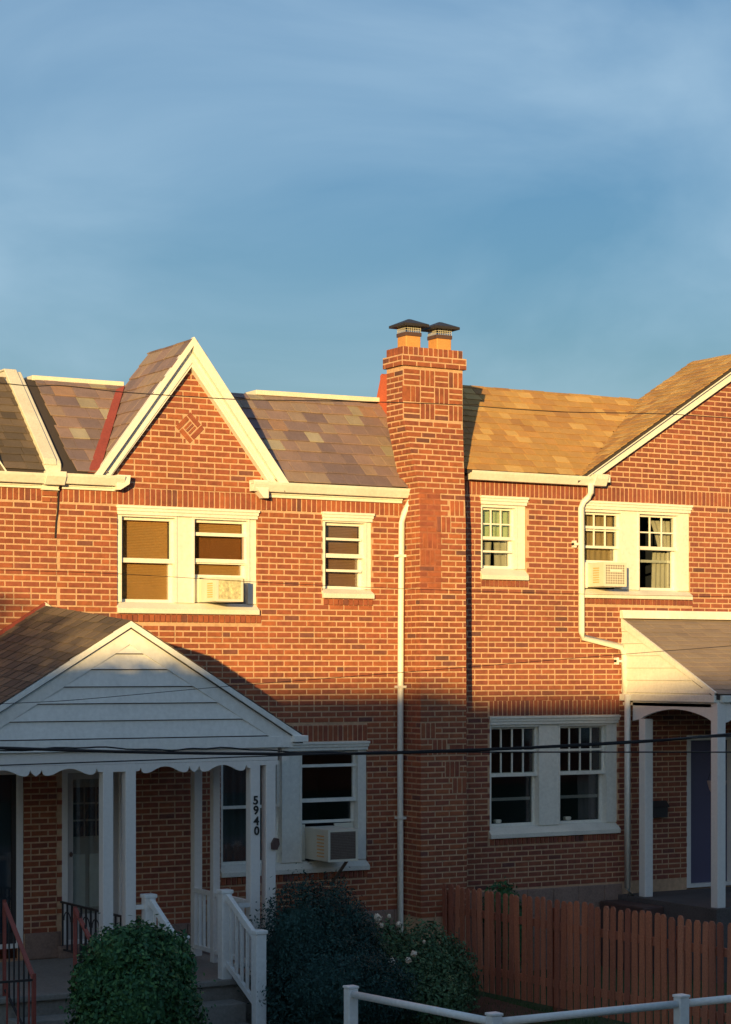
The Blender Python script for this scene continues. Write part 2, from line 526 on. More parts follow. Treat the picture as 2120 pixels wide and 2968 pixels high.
def window(house, x0, x1, zb, zt, openings, y=.02, label=None, sill_h=.12, head_h=.105):
    """frame mesh (the part) with its sub-parts; openings = list of (xa, xb, za, zb)"""
    b = MB()
    zo0 = openings[0][2]; zo1 = openings[0][3]
    D = .15
    xs = [x0] + [q for o in openings for q in (o[0], o[1])] + [x1]
    for i in range(0, len(xs), 2):
        b.box(xs[i], xs[i + 1], y, y + D, zo0, zo1)
    b.box(x0, x1, y, y + D, zo1, zt - head_h + .002)
    # brick mould: a raised bead round each opening
    for (a, c, d, e) in openings:
        b.box(a - .022, a, y - .012, y - .0, d, e + .022).box(c, c + .022, y - .012, y - .0, d, e + .022)
        b.box(a, c, y - .012, y, e, e + .022)
    f = b.build('window', M_white, house, origin=((x0 + x1) / 2, y, zb))
    if label: f['label'] = label
    # crown header in three steps
    h = MB()
    h.box(x0 - .005, x1 + .005, -.020, y + D, zt - head_h, zt - head_h * .62)
    h.box(x0 - .012, x1 + .012, -.035, y + D, zt - head_h * .62, zt - head_h * .28)
    h.box(x0 - .02, x1 + .02, -.050, y + D, zt - head_h * .28, zt)
    h.build('header', M_white, f, bevel=.004)
    s = MB()
    s.prismx([(-.055, zb), (y + D, zb), (y + D, zo0), (y + .03, zo0), (-.055, zb + sill_h * .45)], x0 - .012, x1 + .012)
    s.build('sill', M_sill, f, bevel=.004)
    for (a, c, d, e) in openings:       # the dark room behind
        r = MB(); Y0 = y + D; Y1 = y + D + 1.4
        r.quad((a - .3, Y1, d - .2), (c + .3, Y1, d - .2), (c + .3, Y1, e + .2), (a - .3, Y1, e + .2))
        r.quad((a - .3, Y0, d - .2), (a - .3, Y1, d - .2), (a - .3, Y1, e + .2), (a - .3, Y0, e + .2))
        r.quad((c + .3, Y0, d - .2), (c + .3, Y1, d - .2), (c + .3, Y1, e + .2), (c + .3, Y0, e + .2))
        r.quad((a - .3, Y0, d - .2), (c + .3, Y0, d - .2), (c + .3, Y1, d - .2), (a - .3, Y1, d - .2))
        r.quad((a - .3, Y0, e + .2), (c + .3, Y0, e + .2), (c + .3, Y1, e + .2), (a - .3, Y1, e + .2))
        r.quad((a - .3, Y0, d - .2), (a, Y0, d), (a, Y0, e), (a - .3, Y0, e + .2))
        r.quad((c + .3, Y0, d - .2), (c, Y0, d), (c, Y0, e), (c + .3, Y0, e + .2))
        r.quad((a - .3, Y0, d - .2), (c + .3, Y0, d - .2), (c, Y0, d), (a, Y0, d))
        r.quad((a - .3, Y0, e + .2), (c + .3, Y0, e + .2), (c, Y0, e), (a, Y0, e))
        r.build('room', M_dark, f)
    return f

def blind(parent, x0, x1, z0, z1, y, m, pitch=.026):
    b = MB(); z = z0
    while z < z1:
        b.hexa([(x0, y, z), (x1, y, z), (x1, y + .012, z + .018), (x0, y + .012, z + .018),
                (x0, y + .002, z - .001), (x1, y + .002, z - .001), (x1, y + .014, z + .017), (x0, y + .014, z + .017)])
        z += pitch * .7
    b.quad((x0, y + .016, z0), (x1, y + .016, z0), (x1, y + .016, z1), (x0, y + .016, z1))
    o = b.build('blind', m, parent); o['kind'] = 'stuff'
    return o

def curtain(parent, pts_top, pts_bot, y, m, waves=7, amp=.018):
    """hanging cloth between two edges given as (xa, xb) at top and bottom, with folds"""
    (xa, xb, zt), (xc, xd, zb) = pts_top, pts_bot
    n = waves * 6; k = 8; b = MB(); base = 0
    for r in range(k + 1):
        t = r / k; l = xa + (xc - xa) * t ** .7; rr = xb + (xd - xb) * t ** .7; z = zt + (zb - zt) * t
        for i in range(n + 1):
            s = i / n
            b.v.append(Vector((l + (rr - l) * s, y + amp * math.sin(s * waves * 2 * PI), z)))
    for r in range(k):
        for i in range(n):
            a = r * (n + 1) + i
            b.f.append((a, a + 1, a + n + 2, a + n + 1))
    return b.build('curtain', m, parent, smooth=True, fix=False)

# ================================================================== THE SETTING
g = MB()
g.quad((-900, -900, 0), (900, -900, 0), (900, 900, 0), (-900, 900, 0))
lawn = g.build('ground', M_grass, origin=(0, 0, 0)); tag(lawn, kind='structure')
def sheet(name, m, x0, x1, y0, y1, z, thick=.0):
    b = MB()
    if thick: b.box(x0, x1, y0, y1, z - thick, z)
    else: b.quad((x0, y0, z), (x1, y0, z), (x1, y1, z), (x0, y1, z))
    return tag(b.build(name, m), kind='structure')
sheet('sidewalk', M_concrete, -80, 80, -10.9, -9.5, .024, .3)
sheet('road', M_asphalt, -80, 80, -19.4, -11.6, .008)
sheet('kerb', M_concrete, -80, 80, -11.6, -11.45, .13, .3)
sheet('far_kerb', M_concrete, -80, 80, -19.55, -19.4, .13, .3)
sheet('path', M_concrete, -3.95, -3.05, -8.6, -3.4, .02, .2)

# ================================================================== MIDDLE HOUSE
U_BR = unit_mesh('brick', M_brick)
U_BR2 = unit_mesh('brick_right', M_brick2)
U_SL = unit_mesh('slate', M_slate, .01, .01, .3)
U_TAN = unit_mesh('shingle_tan', M_tan, .01, .01, .3)
U_BRN = unit_mesh('shingle_brown', M_brown, .01, .01, .3)
U_GRY = unit_mesh('shingle_grey', M_grey, .01, .01, .3)

HX0, HX1 = -3.99, 1.19
mid = thing('rowhouse', (-1.4, 0, 0), 'sunlit orange brick row house with steep pointed gable, slate roof and brick chimney', 'house')
hA = (-3.26, -1.475, 4.47, 5.70)
hB = (-.60, .09, 4.685, 5.72)
hF = (-1.955, .025, 1.40, 2.96)
hD = (-3.93, -3.16, .60, 2.74)      # front door
holes = [hA, hB, hF, hD]
RC, RS = -2.37, 1.39                # gable centre and slope
AP = 7.63
wallm = wall_core('wall', M_mortar, mid, HX0, HX1, .0, 5.97, holes, gable=[(-3.5, 5.97), (-1.2, 5.97), (RC, 7.56)])
PB = Pieces('brick')
sold = (HX0, .60, 5.70, 5.905)
under_porch = lambda c: not (c.x < -1.6 and c.z < 4.2) and not (c.x > .36 and c.z < 9 and c.y > -.2)
bands = [(hA[0] - .02, hA[1] + .05, 4.365, 4.47), (hB[0] + .01, hB[1] + .01, 4.595, 4.685), (hF[0], hF[1], 1.30, 1.40), (hF[0], hF[1], 2.96, 3.165)]
# the diamond of bricks in the gable
DX, DZ, DR = -2.349, 6.627, .185
def diamond_holes(z):
    r = DR + .012 - abs(z - DZ)
    return [(DX - r, DX + r)] if r > 0 else []
lay_wall(PB, wallm, U_BR, HX0, HX1, .86, 5.70, holes + bands, vis=under_porch)
lay_upright(PB, wallm, U_BR, HX0 + .005, -3.53, 5.70, 5.905)
lay_upright(PB, wallm, U_BR, -3.53, -1.22, 5.70, 5.905)
lay_upright(PB, wallm, U_BR, -1.22, .60, 5.70, 5.905)
for (a, b_, c, d) in bands:
    lay_upright(PB, wallm, U_BR, a, b_, c, d, proud=.012 if c < 3.1 and d - c < .15 or c > 4 else .0, vis=under_porch)
def gab(zm):
    t = (7.47 - zm) / RS
    return RC - t, RC + t
# gable courses with the diamond cut out
z = 5.905; k = 0
while z + CO < 7.40:
    zm = z + CO / 2
    a, b_ = gab(zm)
    off = BL / 2 if k % 2 else 0
    for c, d in subtract((a, b_), diamond_holes(zm)):
        x = math.floor((c - off) / BL) * BL + off
        cuts = []
        if k % 6 == 3:
            while x < d:
                cuts += [(x, x + BL / 2), (x + BL / 2, x + 1.5 * BL)]; x += 1.5 * BL
        else:
            while x < d:
                cuts.append((x, x + BL)); x += BL
        for p, q in cuts:
            p2, q2 = max(p, c), min(q, d)
            if q2 - p2 < .035: continue
            PB.add(wallm, U_BR, brick_matrix(p2 + J / 2, q2 - J / 2, z, z + CO - J, 0.0))
    z += CO; k += 1
# pinwheel diamond: four border bricks and three short ones inside
s2 = math.sqrt(.5)
def rot_brick(cx, cz, w, h, ang):
    m = Matrix.Translation((cx, -PROUD - .002 + .015, cz)) @ Matrix.Rotation(-ang, 4, 'Y') @ Matrix.Diagonal((w, .03, h, 1))
    PB.add(wallm, U_BR, m)
S_ = DR * 2 * s2        # side of the square
h4 = PI / 4
e1 = Vector((s2, s2)); e2 = Vector((-s2, s2))
bw = .056
for q in range(4):
    ang = h4 + q * PI / 2
    u = Vector((math.cos(ang), math.sin(ang))); n_ = Vector((-u.y, u.x))
    c = n_ * (S_ / 2 - bw / 2) - u * (bw / 2 + J / 4)
    rot_brick(DX + c.x, DZ + c.y, S_ - bw - J, bw, ang)
ins = S_ - 2 * bw - 2 * J
for i in (-1, 0, 1):
    c = e2 * (i * ins / 3)
    rot_brick(DX + c.x, DZ + c.y, ins, ins / 3 - J * .8, h4)

# stone base course
def base_stones(house, x0, x1, z1, y=-.03):
    x = x0; bm_ = None
    core = MB().box(x0, x1, y + .012, y + .05, 0, z1 - .004).build('base_course', M_stone, house)
    while x < x1 - .05:
        w = R.uniform(.28, .5); zc = 0
        rows = 3
        for r in range(rows):
            a = x + (r % 2) * w * .35
            MB().box(max(a, x0) + .006, min(a + w, x1) - .006, y - R.uniform(0, .012), y + .03, zc + .006, zc + z1 / rows - .006).build('stone', M_stone, core, bevel=.01)
            zc += z1 / rows
        x += w
    return core
base_stones(mid, -3.1, .5, .90)

# --- window A : double window with wide mullion
wA = window(mid, -3.255, -1.48, 4.47, 5.70, [(-3.20, -2.53, 4.60, 5.575), (-2.285, -1.59, 4.60, 5.575)], label='double upstairs window with tan blind on its left side')
for (a, c) in ((-3.20, -2.53), (-2.285, -1.59)):
    sash(wA, a, c, 5.06, 5.575, .075)
sash(wA, -3.20, -2.53, 4.60, 5.10, .115)
sash(wA, -2.285, -1.59, 4.90, 5.10, .115)
MB().box(-2.285, -1.59, .055, .072, 5.385, 5.425).build('storm_rail', M_white, wA)
MB().box(-2.285, -1.59, .052, .070, 5.075, 5.120).build('storm_rail', M_white, wA)
MB().box(-3.20, -2.53, .055, .072, 5.052, 5.104).build('storm_rail', M_white, wA)
blind(wA, -3.17, -2.56, 4.62, 5.56, .135 + .02, M_blind)
blind(wA, -2.26, -1.61, 4.93, 5.56, .135 + .02, M_blind)
MB().box(-2.255, -1.62, .060, .063, 5.12, 5.385).build('insect_screen', glass_mat('screen_mesh', (.86, .80, .80), .2), wA)
# --- window B : small storm window
wB = window(mid, -.595, .085, 4.685, 5.72, [(-.555, -.0, 4.80, 5.60)], label='small upstairs storm window between the gable and the downspout')
sash(wB, -.555, 0, 5.19, 5.60, .075)
sash(wB, -.555, 0, 4.80, 5.215, .115)
MB().box(-.53, -.03, .045, .060, 5.385, 5.415).build('storm_rail', M_white, wB)
MB().box(-.555, .0, .045, .070, 5.175, 5.225).build('storm_rail', M_white, wB)
MB().box(-.53, -.03, .045, .060, 5.005, 5.035).build('storm_rail', M_white, wB)
blind(wB, -.54, -.02, 4.82, 5.58, .155, mat('brown_blind', (.42, .23, .15), .8))
# --- window F : ground-floor double window
wF = window(mid, -1.95, .02, 1.40, 2.96, [(-1.92, -1.14, 1.53, 2.85), (-.87, -.10, 1.53, 2.85)], label='double ground-floor window in shade beside the porch')
sash(wF, -1.92, -1.14, 2.19, 2.85, .075)
sash(wF, -1.92, -1.14, 1.53, 2.22, .115)
sash(wF, -.87, -.10, 2.24, 2.85, .075)
sash(wF, -.87, -.10, 1.98, 2.28, .115)
MB().box(-.87, -.10, .05, .07, 2.655, 2.69).build('storm_rail', M_white, wF)
MB().box(-.87, -.10, .05, .07, 2.235, 2.28).build('storm_rail', M_white, wF)
curtain(wF, (-1.9, -1.16, 2.83), (-1.9, -1.16, 1.56), .19, mat('grey_curtain', (.10, .11, .13), .9))

# gutters, frieze boards
def gutter(house, x0, x1, z, label=None):
    b = MB()
    b.prismx([(-.045, z - .11), (-.13, z - .11), (-.175, z - .03), (-.185, z), (-.170, z), (-.160, z - .025), (-.05, z - .025), (-.045, z)], x0, x1)
    g_ = b.build('gutter', M_white, house, bevel=.003)
    MB().box(x0 + .01, x1 - .01, -.17, -.05, z - .024, z - .020).build('gutter_bed', M_dark, g_)
    return g_
def frieze(house, x0, x1, z0, z1):
    b = MB()
    b.box(x0, x1, -.035, -.002, z0, z0 + (z1 - z0) * .55)
    b.box(x0 - .0, x1 + .0, -.05, -.002, z0 + (z1 - z0) * .55, z1)
    return b.build('frieze_board', M_white, house, bevel=.003)
gutter(mid, -3.95, -3.235, 6.015)
frieze(mid, -3.94, -3.29, 5.852, 5.905)
gutter(mid, -1.60, .60, 6.03)
frieze(mid, -1.43, .50, 5.86, 5.925)
# cornice returns at the feet of the gable
MB().prism([(-3.32, 5.86), (-3.28, 5.86), (-3.17, 5.93), (-3.155, 6.03), (-3.32, 6.03)], -.15, -.03).build('cornice_return', M_white, mid, bevel=.004)
MB().prism([(-1.46, 5.84), (-1.40, 5.84), (-1.40, 6.05), (-1.60, 6.05), (-1.57, 5.96)], -.155, -.03).build('cornice_return', M_white, mid, bevel=.004)

# downspout beside the chimney
def tubes(parent, pts, r=.038):
    b = MB(); b.tube(pts, r, 10)
    return b.build('downspout', M_white, parent, smooth=True)
ds = tubes(mid, [(.57, -.13, 5.95), (.56, -.12, 5.88), (.50, -.075, 5.74), (.475, -.065, 5.62), (.460, -.065, 4.4), (.452, -.065, 2.6), (.452, -.065, .45), (.47, -.12, .34)])
for zz in (5.2, 3.6, 2.0):
    MB().box(.405, .515, -.108, -.002, zz, zz + .03).build('strap', M_white, ds)

# ---------------------------------------------------------------- slate roof and gable roof
EZ, EY = 6.03, -.12                 # eave
RZ, RY = 7.215, 1.12                # ridge
VS = Vector((0, RY - EY, RZ - EZ)); VL = VS.length; VU = VS.normalized()
PS = Pieces('slate')
he, hr = (AP - EZ) / RS - .03, (AP - RZ) / RS - .03
def slope_slab(pe, pr, e, r_, th=.04):
    a, b_ = pe; c, d = pr
    return [(a, e[0], e[1] - th), (b_, e[0], e[1] - th), (d, r_[0], r_[1] - th), (c, r_[0], r_[1] - th), (a, e[0], e[1]), (b_, e[0], e[1]), (d, r_[0], r_[1]), (c, r_[0], r_[1])]
roofb = MB().hexa(slope_slab((HX0, RC - he), (HX0, RC - hr), (EY, EZ), (RY, RZ)))
roofb.hexa(slope_slab((RC + he, .85), (RC + hr, .85), (EY, EZ), (RY, RZ)))
roofm = roofb.build('roof', M_under, mid)
def span_main(v):
    z = EZ + v * VU.z
    hw = (AP - .02 - z) / RS
    return [(.16, RC - hw - HX0 + .02), (RC + hw - HX0 - .02, .85 - HX0)]
lay_slope(PS, roofm, U_SL, (HX0, EY, EZ), (1, 0, 0), VU, span_main, VL, .20, .15, .31, .014, .022)
# gable roof: left and right slopes
GY0, GY1 = -.14, 1.06
groof = MB()
for s_ in (-1, 1):
    t = (AP - 5.97) / RS
    groof.hexa([(RC + s_ * t, GY0, 5.97 - .05), (RC, GY0, AP - .05), (RC, GY1, AP - .05), (RC + s_ * t, GY1, 5.97 - .05),
                (RC + s_ * t, GY0, 5.97), (RC, GY0, AP), (RC, GY1, AP), (RC + s_ * t, GY1, 5.97)])
groof.prism([(RC - 1.15, 6.0), (RC + 1.15, 6.0), (RC, AP - .03)], GY1 - .03, GY1 - .005)
gr = groof.build('roof', M_under, mid)
sl = math.hypot(1, RS)
tl = (AP - 5.97) / RS * sl
lay_slope(PS, gr, U_SL, (RC - (AP - 5.97) / RS, GY0 - .02, 5.97), (0, 1, 0), (1 / sl, 0, RS / sl), lambda v: [(0, GY1 - GY0 + .02)], tl,   .20, .15, .31, .014, .020)
lay_slope(PS, gr, U_SL, (RC + (AP - 5.97) / RS, GY0 - .02, 5.97), (0, 1, 0), (-1 / sl, 0, RS / sl), lambda v: [(0, GY1 - GY0 + .02)], tl,   .20, .15, .31, .014, .020, vis=lambda c: False)
PS.emit()
# red valley flashing on the left of the gable roof
for s_ in (-1,):
    pts = []
    for v in (0, VL * .93):
        z_ = EZ + v * VU.z; y_ = EY + v * VU.y; hw = (AP - z_) / RS
        pts.append(Vector((RC + s_ * hw, y_, z_)))
    nrm = Vector((0, -VU.z, VU.y))
    a, b_ = pts
    wv = Vector((s_ * .15, 0, 0)); up = nrm * .034
    mb = MB(); mb.hexa([a + nrm * .01, a + wv + nrm * .01, b_ + wv * .72 + nrm * .01, b_ + nrm * .01, a + up + Vector((0, 0, .05)), a + wv + up, b_ + wv * .72 + up, b_ + up + Vector((0, 0, .05))])
    mb.build('valley_flashing', M_redmetal, mid)
# rake boards on the gable: board plus crown strip under the slates
for s_ in (-1, 1):
    T = (AP - 5.98) / RS
    def P_(t, d): return (RC + s_ * t, AP - t * RS - d)
    full = T + (.02 if s_ > 0 else 0)
    MB().prism([P_(0, .0), P_(0, .31), (RC + s_ * (full - .175), 6.0), (RC + s_ * (full + .02), 6.0)], -.095, -.002).build('rake_board', M_white, mid, bevel=.003)
    dd = .07 if s_ < 0 else .15
    MB().prism([P_(0, -.03), P_(0, dd), (RC + s_ * (full - dd / RS * .75), 6.0), (RC + s_ * (full + .052), 6.0)], -.165, -.0952).build('rake_trim', M_white, mid, bevel=.003)
    MB().prism([P_(0, .225), P_(0, .26), (RC + s_ * (full - .155), 6.0), (RC + s_ * (full - .130), 6.0)], -.11, -.0952).build('rake_trim', M_white, mid)
# white ridge coping along the top of the slates
for (a, b_, za, zb) in ((-3.86, -2.70, 7.25, 7.25), (-.93, .84, 7.27, 7.285)):
    MB().hexa([(a, RY - .03, za - .045), (b_, RY - .03, zb - .045), (b_, RY + .3, zb - .045), (a, RY + .3, za - .045),
               (a, RY - .03, za + .015), (b_, RY - .03, zb + .015), (b_, RY + .3, zb + .015), (a, RY + .3, za + .015)]).build('ridge_coping', M_coping, mid, bevel=.006)
# flat roof and body behind, so light does not pass through the house
MB().box(HX0 + .02, HX1 - .02, RY + .2, 8.5, 6.9, 7.15).build('flat_roof', M_under, mid)
MB().box(HX0 + .02, HX1 - .02, 2.6, 8.5, 0, 6.9).build('rear_body', M_mortar_red, mid)
# red-painted party wall behind the chimney
MB().hexa([(.84, .1, 6.3), (1.19, .1, 6.3), (1.19, 1.3, 7.0), (.84, 1.3, 7.0), (.84, .1, 7.30), (1.19, .1, 7.30), (1.19, 1.05, 7.60), (.84, 1.05, 7.60)]).build('party_wall', M_redstucco, mid)
MB().box(.835, 1.19, .55, 1.08, 6.7, 7.585).build('party_wall', M_redstucco, mid, bevel=.01)

# ---------------------------------------------------------------- chimney
def XL(z): return .335 if z > 6.88 else (.53 if z < 6.05 else .335 + (6.88 - z) / .83 * .195)
def YF(z): return -.33 if z > 6.9 else (-.40 - (5.6 - z) * .006 if z < 5.6 else -.33 - (6.9 - z) / 1.3 * .07)
CXR = 1.185
cb = MB()
zz = [0, 2.0, 4.0, 5.6, 6.05, 6.3, 6.6, 6.88, 7.5]
for i in range(len(zz) - 1):
    a, b_ = zz[i], zz[i + 1]; yb = .06
    cb.hexa([(XL(a), YF(a), a), (CXR, YF(a), a), (CXR, yb, a), (XL(a), yb, a), (XL(b_), YF(b_), b_), (CXR, YF(b_), b_), (CXR, yb, b_), (XL(b_), yb, b_)])
cb.box(XL(9) - .035, CXR + .035, YF(9) - .035, .095, 7.5, 7.635)
cb.box(XL(9), CXR, YF(9), .06, 7.635, 7.735)
chim = cb.build('chimney', M_mortar, mid, fix=False)
# red-tinted patch of pointing
pz = [4.76, 5.2, 5.6, 5.98]
for i in range(3):
    a, b_ = pz[i], pz[i + 1]
    MB().quad((XL(a) - .001, YF(a) - .003, a), (.83, YF(a) - .003, a), (.83, YF(b_) - .003, b_), (XL(b_) - .001, YF(b_) - .003, b_)).build('pointing_patch', M_mortar_red, chim, fix=False)
cells = [(1.064, 5.817), (.866, 5.608), (.668, 5.405), (.56, 5.21), (.60, 3.07), (.80, 2.86), (.98, 2.65), (1.085, 2.45)]
cells = [(min(max(x, XL(z) + .105), CXR - .1), round((z - 5.70) / CO - 1.5) * CO + 5.70 + 1.5 * CO) for x, z in cells]
def cface(x0, x1, z0, z1):
    zc = (z0 + z1) / 2
    m = brick_matrix(x0, x1, z0, z1, YF(zc)); PB.add(chim, U_BR, m)
def side(y0, y1, z0, z1):
    zc = (z0 + z1) / 2; w = y1 - y0
    m = Matrix.Translation((XL(zc) - PROUD + .015, (y0 + y1) / 2, zc)) @ Matrix.Rotation(-PI / 2, 4, 'Z') @ Matrix.Diagonal((w, .03, z1 - z0, 1))
    PB.add(chim, U_BR, m)
z0 = 5.70 - 72 * CO; k = -72
while z0 + CO <= 7.50 + .01:
    za, zb = z0, z0 + CO - J; zc = (za + zb) / 2
    weave = 6.868 < zc < 7.478
    if not weave:
        xl = XL(zc)
        hs = [(cx - .1016, cx + .1016) for cx, cz in cells if abs(zc - cz) < CO * 1.45]
        off = (BL / 2 if k % 2 else 0)
        for c, d in subtract((xl, CXR), hs):
            n = 0; x = xl - (BL / 2 if k % 2 else 0)
            while x < d:
                p, q = max(x, c), min(x + BL, d)
                if q - p > .035: cface(p + (J / 2 if p > xl + .001 else -PROUD * .6), q - (J / 2 if q < CXR - .001 else 0), za, zb)
                x += BL
    yb = .06 if zc > 6.1 else -.004
    y = YF(zc) + (J if weave or k % 2 else BL / 2); first = True
    cuts = [(YF(zc) + .004, YF(zc) + BL / 2 - J / 2)] if k % 2 == 0 else []
    y = YF(zc) + (BL / 2 if k % 2 == 0 else 0)
    while y < yb:
        cuts.append((y + J / 2, min(y + BL, yb) - J / 2)); y += BL
    for a, b_ in cuts:
        if b_ - a > .03: side(a, b_, za, zb)
    z0 += CO; k += 1
for cx, cz in cells:
    for i in range(3):
        cface(cx - .1016 + i * CO + J / 2, cx - .1016 + (i + 1) * CO - J / 2, cz - 1.5 * CO, cz + 1.5 * CO - J)
# basket weave under the cap
zb0 = 6.868; cols = [(.335, .575), (.575, .778), (.778, .981), (.981, 1.185)]
for r in range(3):
    for ci, (a, b_) in enumerate(cols):
        z_ = zb0 + r * .2033; horiz = (ci + r) % 2 == 0
        if horiz:
            for i in range(3): cface(a + J / 2, b_ - J / 2, z_ + i * CO, z_ + (i + 1) * CO - J)
        else:
            n = 3; w = (b_ - a) / n
            if r == 1 and ci == 0:
                cface(a, a + .10, z_, z_ + .2033 - J)
                for i in range(2): cface(a + .11 + i * .066, a + .11 + i * .066 + .055, z_, z_ + .2033 - J)
                continue
            for i in range(3): cface(a + i * w + J / 2, a + (i + 1) * w - J / 2, z_, z_ + .2033 - J)
# cap courses, corbelled out
for r in range(2):
    z_ = 7.5 + r * CO; x = XL(9) - .035 - (BL / 2 if r else 0)
    while x < CXR + .035:
        p, q = max(x, XL(9) - .035), min(x + BL, CXR + .035)
        if q - p > .03:
            PB.add(chim, U_BR, brick_matrix(p + J / 2, q - J / 2, z_, z_ + CO - J, YF(9) - .035))
        x += BL
    for j in range(3):
        a = YF(9) - .035 + j * BL - (BL / 2 if r else 0); b_ = a + BL
        a = max(a, YF(9) - .035); b_ = min(b_, .095)
        if b_ - a > .03:
            m = Matrix.Translation((XL(9) - .035 - PROUD + .015, (a + b_) / 2, z_ + (CO - J) / 2)) @ Matrix.Rotation(-PI / 2, 4, 'Z') @ Matrix.Diagonal((b_ - a - J, .03, CO - J, 1))
            PB.add(chim, U_BR, m)
for i in range(12):
    w = (CXR - XL(9)) / 12
    cface(XL(9) + i * w + J / 2, XL(9) + (i + 1) * w - J / 2, 7.64, 7.735)
for i in range(6):
    a = YF(9) + i * .065
    m = Matrix.Translation((XL(9) - PROUD + .015, a + .0325, 7.6875)) @ Matrix.Rotation(-PI / 2, 4, 'Z') @ Matrix.Diagonal((.055, .03, .095, 1))
    PB.add(chim, U_BR, m)
PB.emit()
for cx in (0.538, 0.979):
    cy = -.13; hw = .105
    MB().box(cx - hw, cx + hw, cy - hw, cy + hw, 7.735, 7.885).build('flue_tile', M_clay, chim, bevel=.012)
    MB().box(cx - hw - .008, cx + hw + .008, cy - hw - .008, cy + hw + .008, 7.883, 7.93).build('flue_band', M_band, chim, bevel=.004)
    sm_ = MB()
    hw2 = hw * .98
    for sx, sy in ((-1, 0), (1, 0), (0, -1), (0, 1)):
        if sx: sm_.quad((cx + sx * hw2, cy - hw2, 7.93), (cx + sx * hw2, cy + hw2, 7.93), (cx + sx * hw2, cy + hw2, 8.005), (cx + sx * hw2, cy - hw2, 8.005))
        else: sm_.quad((cx - hw2, cy + sy * hw2, 7.93), (cx + hw2, cy + sy * hw2, 7.93), (cx + hw2, cy + sy * hw2, 8.005), (cx - hw2, cy + sy * hw2, 8.005))
    sm_.build('spark_screen', M_mesh, chim, fix=False)
    wr = MB()
    for t in range(9):
        o_ = -hw2 + t * hw2 / 4
        wr.bar((cx + o_, cy - hw2, 7.93), (cx + o_, cy - hw2, 8.005), .004).bar((cx - hw2, cy + o_, 7.93), (cx - hw2, cy + o_, 8.005), .004)
    for zt_ in (7.955, 7.98): wr.bar((cx - hw2, cy - hw2, zt_), (cx + hw2, cy - hw2, zt_), .004).bar((cx - hw2, cy - hw2, zt_), (cx - hw2, cy + hw2, zt_), .004)
    wo = wr.build('screen_wire', M_ac, chim); wo['kind'] = 'stuff'
    cw = hw + .075
    p = MB(); n = len(p.v)
    p.v += [Vector((cx + i * cw, cy + j * cw, 7.998)) for i, j in ((-1, -1), (1, -1), (1, 1), (-1, 1))]
    p.v += [Vector((cx + i * cw, cy + j * cw, 8.028)) for i, j in ((-1, -1), (1, -1), (1, 1), (-1, 1))]
    p.v += [Vector((cx + i * .02, cy + j * .02, 8.10)) for i, j in ((-1, -1), (1, -1), (1, 1), (-1, 1))]
    p.f += [(3, 2, 1, 0), (8, 9, 10, 11)] + [(i, (i + 1) % 4, 4 + (i + 1) % 4, 4 + i) for i in range(4)] + [(4 + i, 4 + (i + 1) % 4, 8 + (i + 1) % 4, 8 + i) for i in range(4)]
    p.build('flue_cap', M_black, chim)

# ---------------------------------------------------------------- front doors in the porch
def front_door(house, x0, x1, z0, z1, label, hinge_left=True, dark=False):
    f = bars(x0, x1, z0 - .0, z1, .0, .14, .07, house, 'door', M_greybulk, wb=.05)
    f['label'] = label
    a, b_, c, d = x0 + .07, x1 - .07, z0 + .05, z1 - .07
    if dark:
        st = bars(a, b_, c, d, .03, .06, .05, f, 'storm_frame', M_iron, wb=.12)
        MB().box(a + .05, b_ - .05, .04, .045, c + .12, d - .05).build('pane', M_glass, f)
        MB().box(a, b_, .10, .13, c, d).build('door_leaf', mat('blue_door', (.05, .07, .12), .5), f)
        return f
    bars(a, b_, c, d, .03, .06, .075, f, 'storm_frame', M_door, wb=.28)
    MB().box(a + .075, b_ - .075, .042, .046, c + .28, d - .075).build('pane', M_glass, f)
    MB().box(a, b_, .10, .13, c, d).build('door_leaf', M_door, f)
    for i in range(2):
        MB().box(a + .10 + i * .2, a + .25 + i * .2, .088, .0995, c + .35, c + .95).build('door_panel', M_white2, f, bevel=.006)
    bars(a + .08, b_ - .08, c + 1.12, d - .12, .084, .0995, .02, f, 'door_light', M_door)
    for i in range(3):
        for k_ in range(3):
            gx = a + .105 + i * (b_ - a - .2) / 3; gz = c + 1.15 + k_ * (d - c - 1.3) / 3
            MB().box(gx, gx + (b_ - a - .2) / 3 - .02, .092, .0993, gz, gz + (d - c - 1.3) / 3 - .02).build('pane', M_dark, f)
    MB().lathe((a + .04, .0, c + .95), [(.006, -.02), (.02, 0), (.02, .02), (.006, .04)], 8).build('door_handle', M_band, f)
    return f
front_door(mid, -3.93, -3.16, .74, 2.735, 'white storm door with small-paned inner door under the porch')
MB().box(-3.99, -3.10, -.10, .14, .60, .74).build('door_step', M_stone, mid, bevel=.01)
for xx in (-3.12, ):
    MB().box(xx - .04, xx + .0, -.03, .0, .74, 2.75).build('door_trim', M_greybulk, mid)
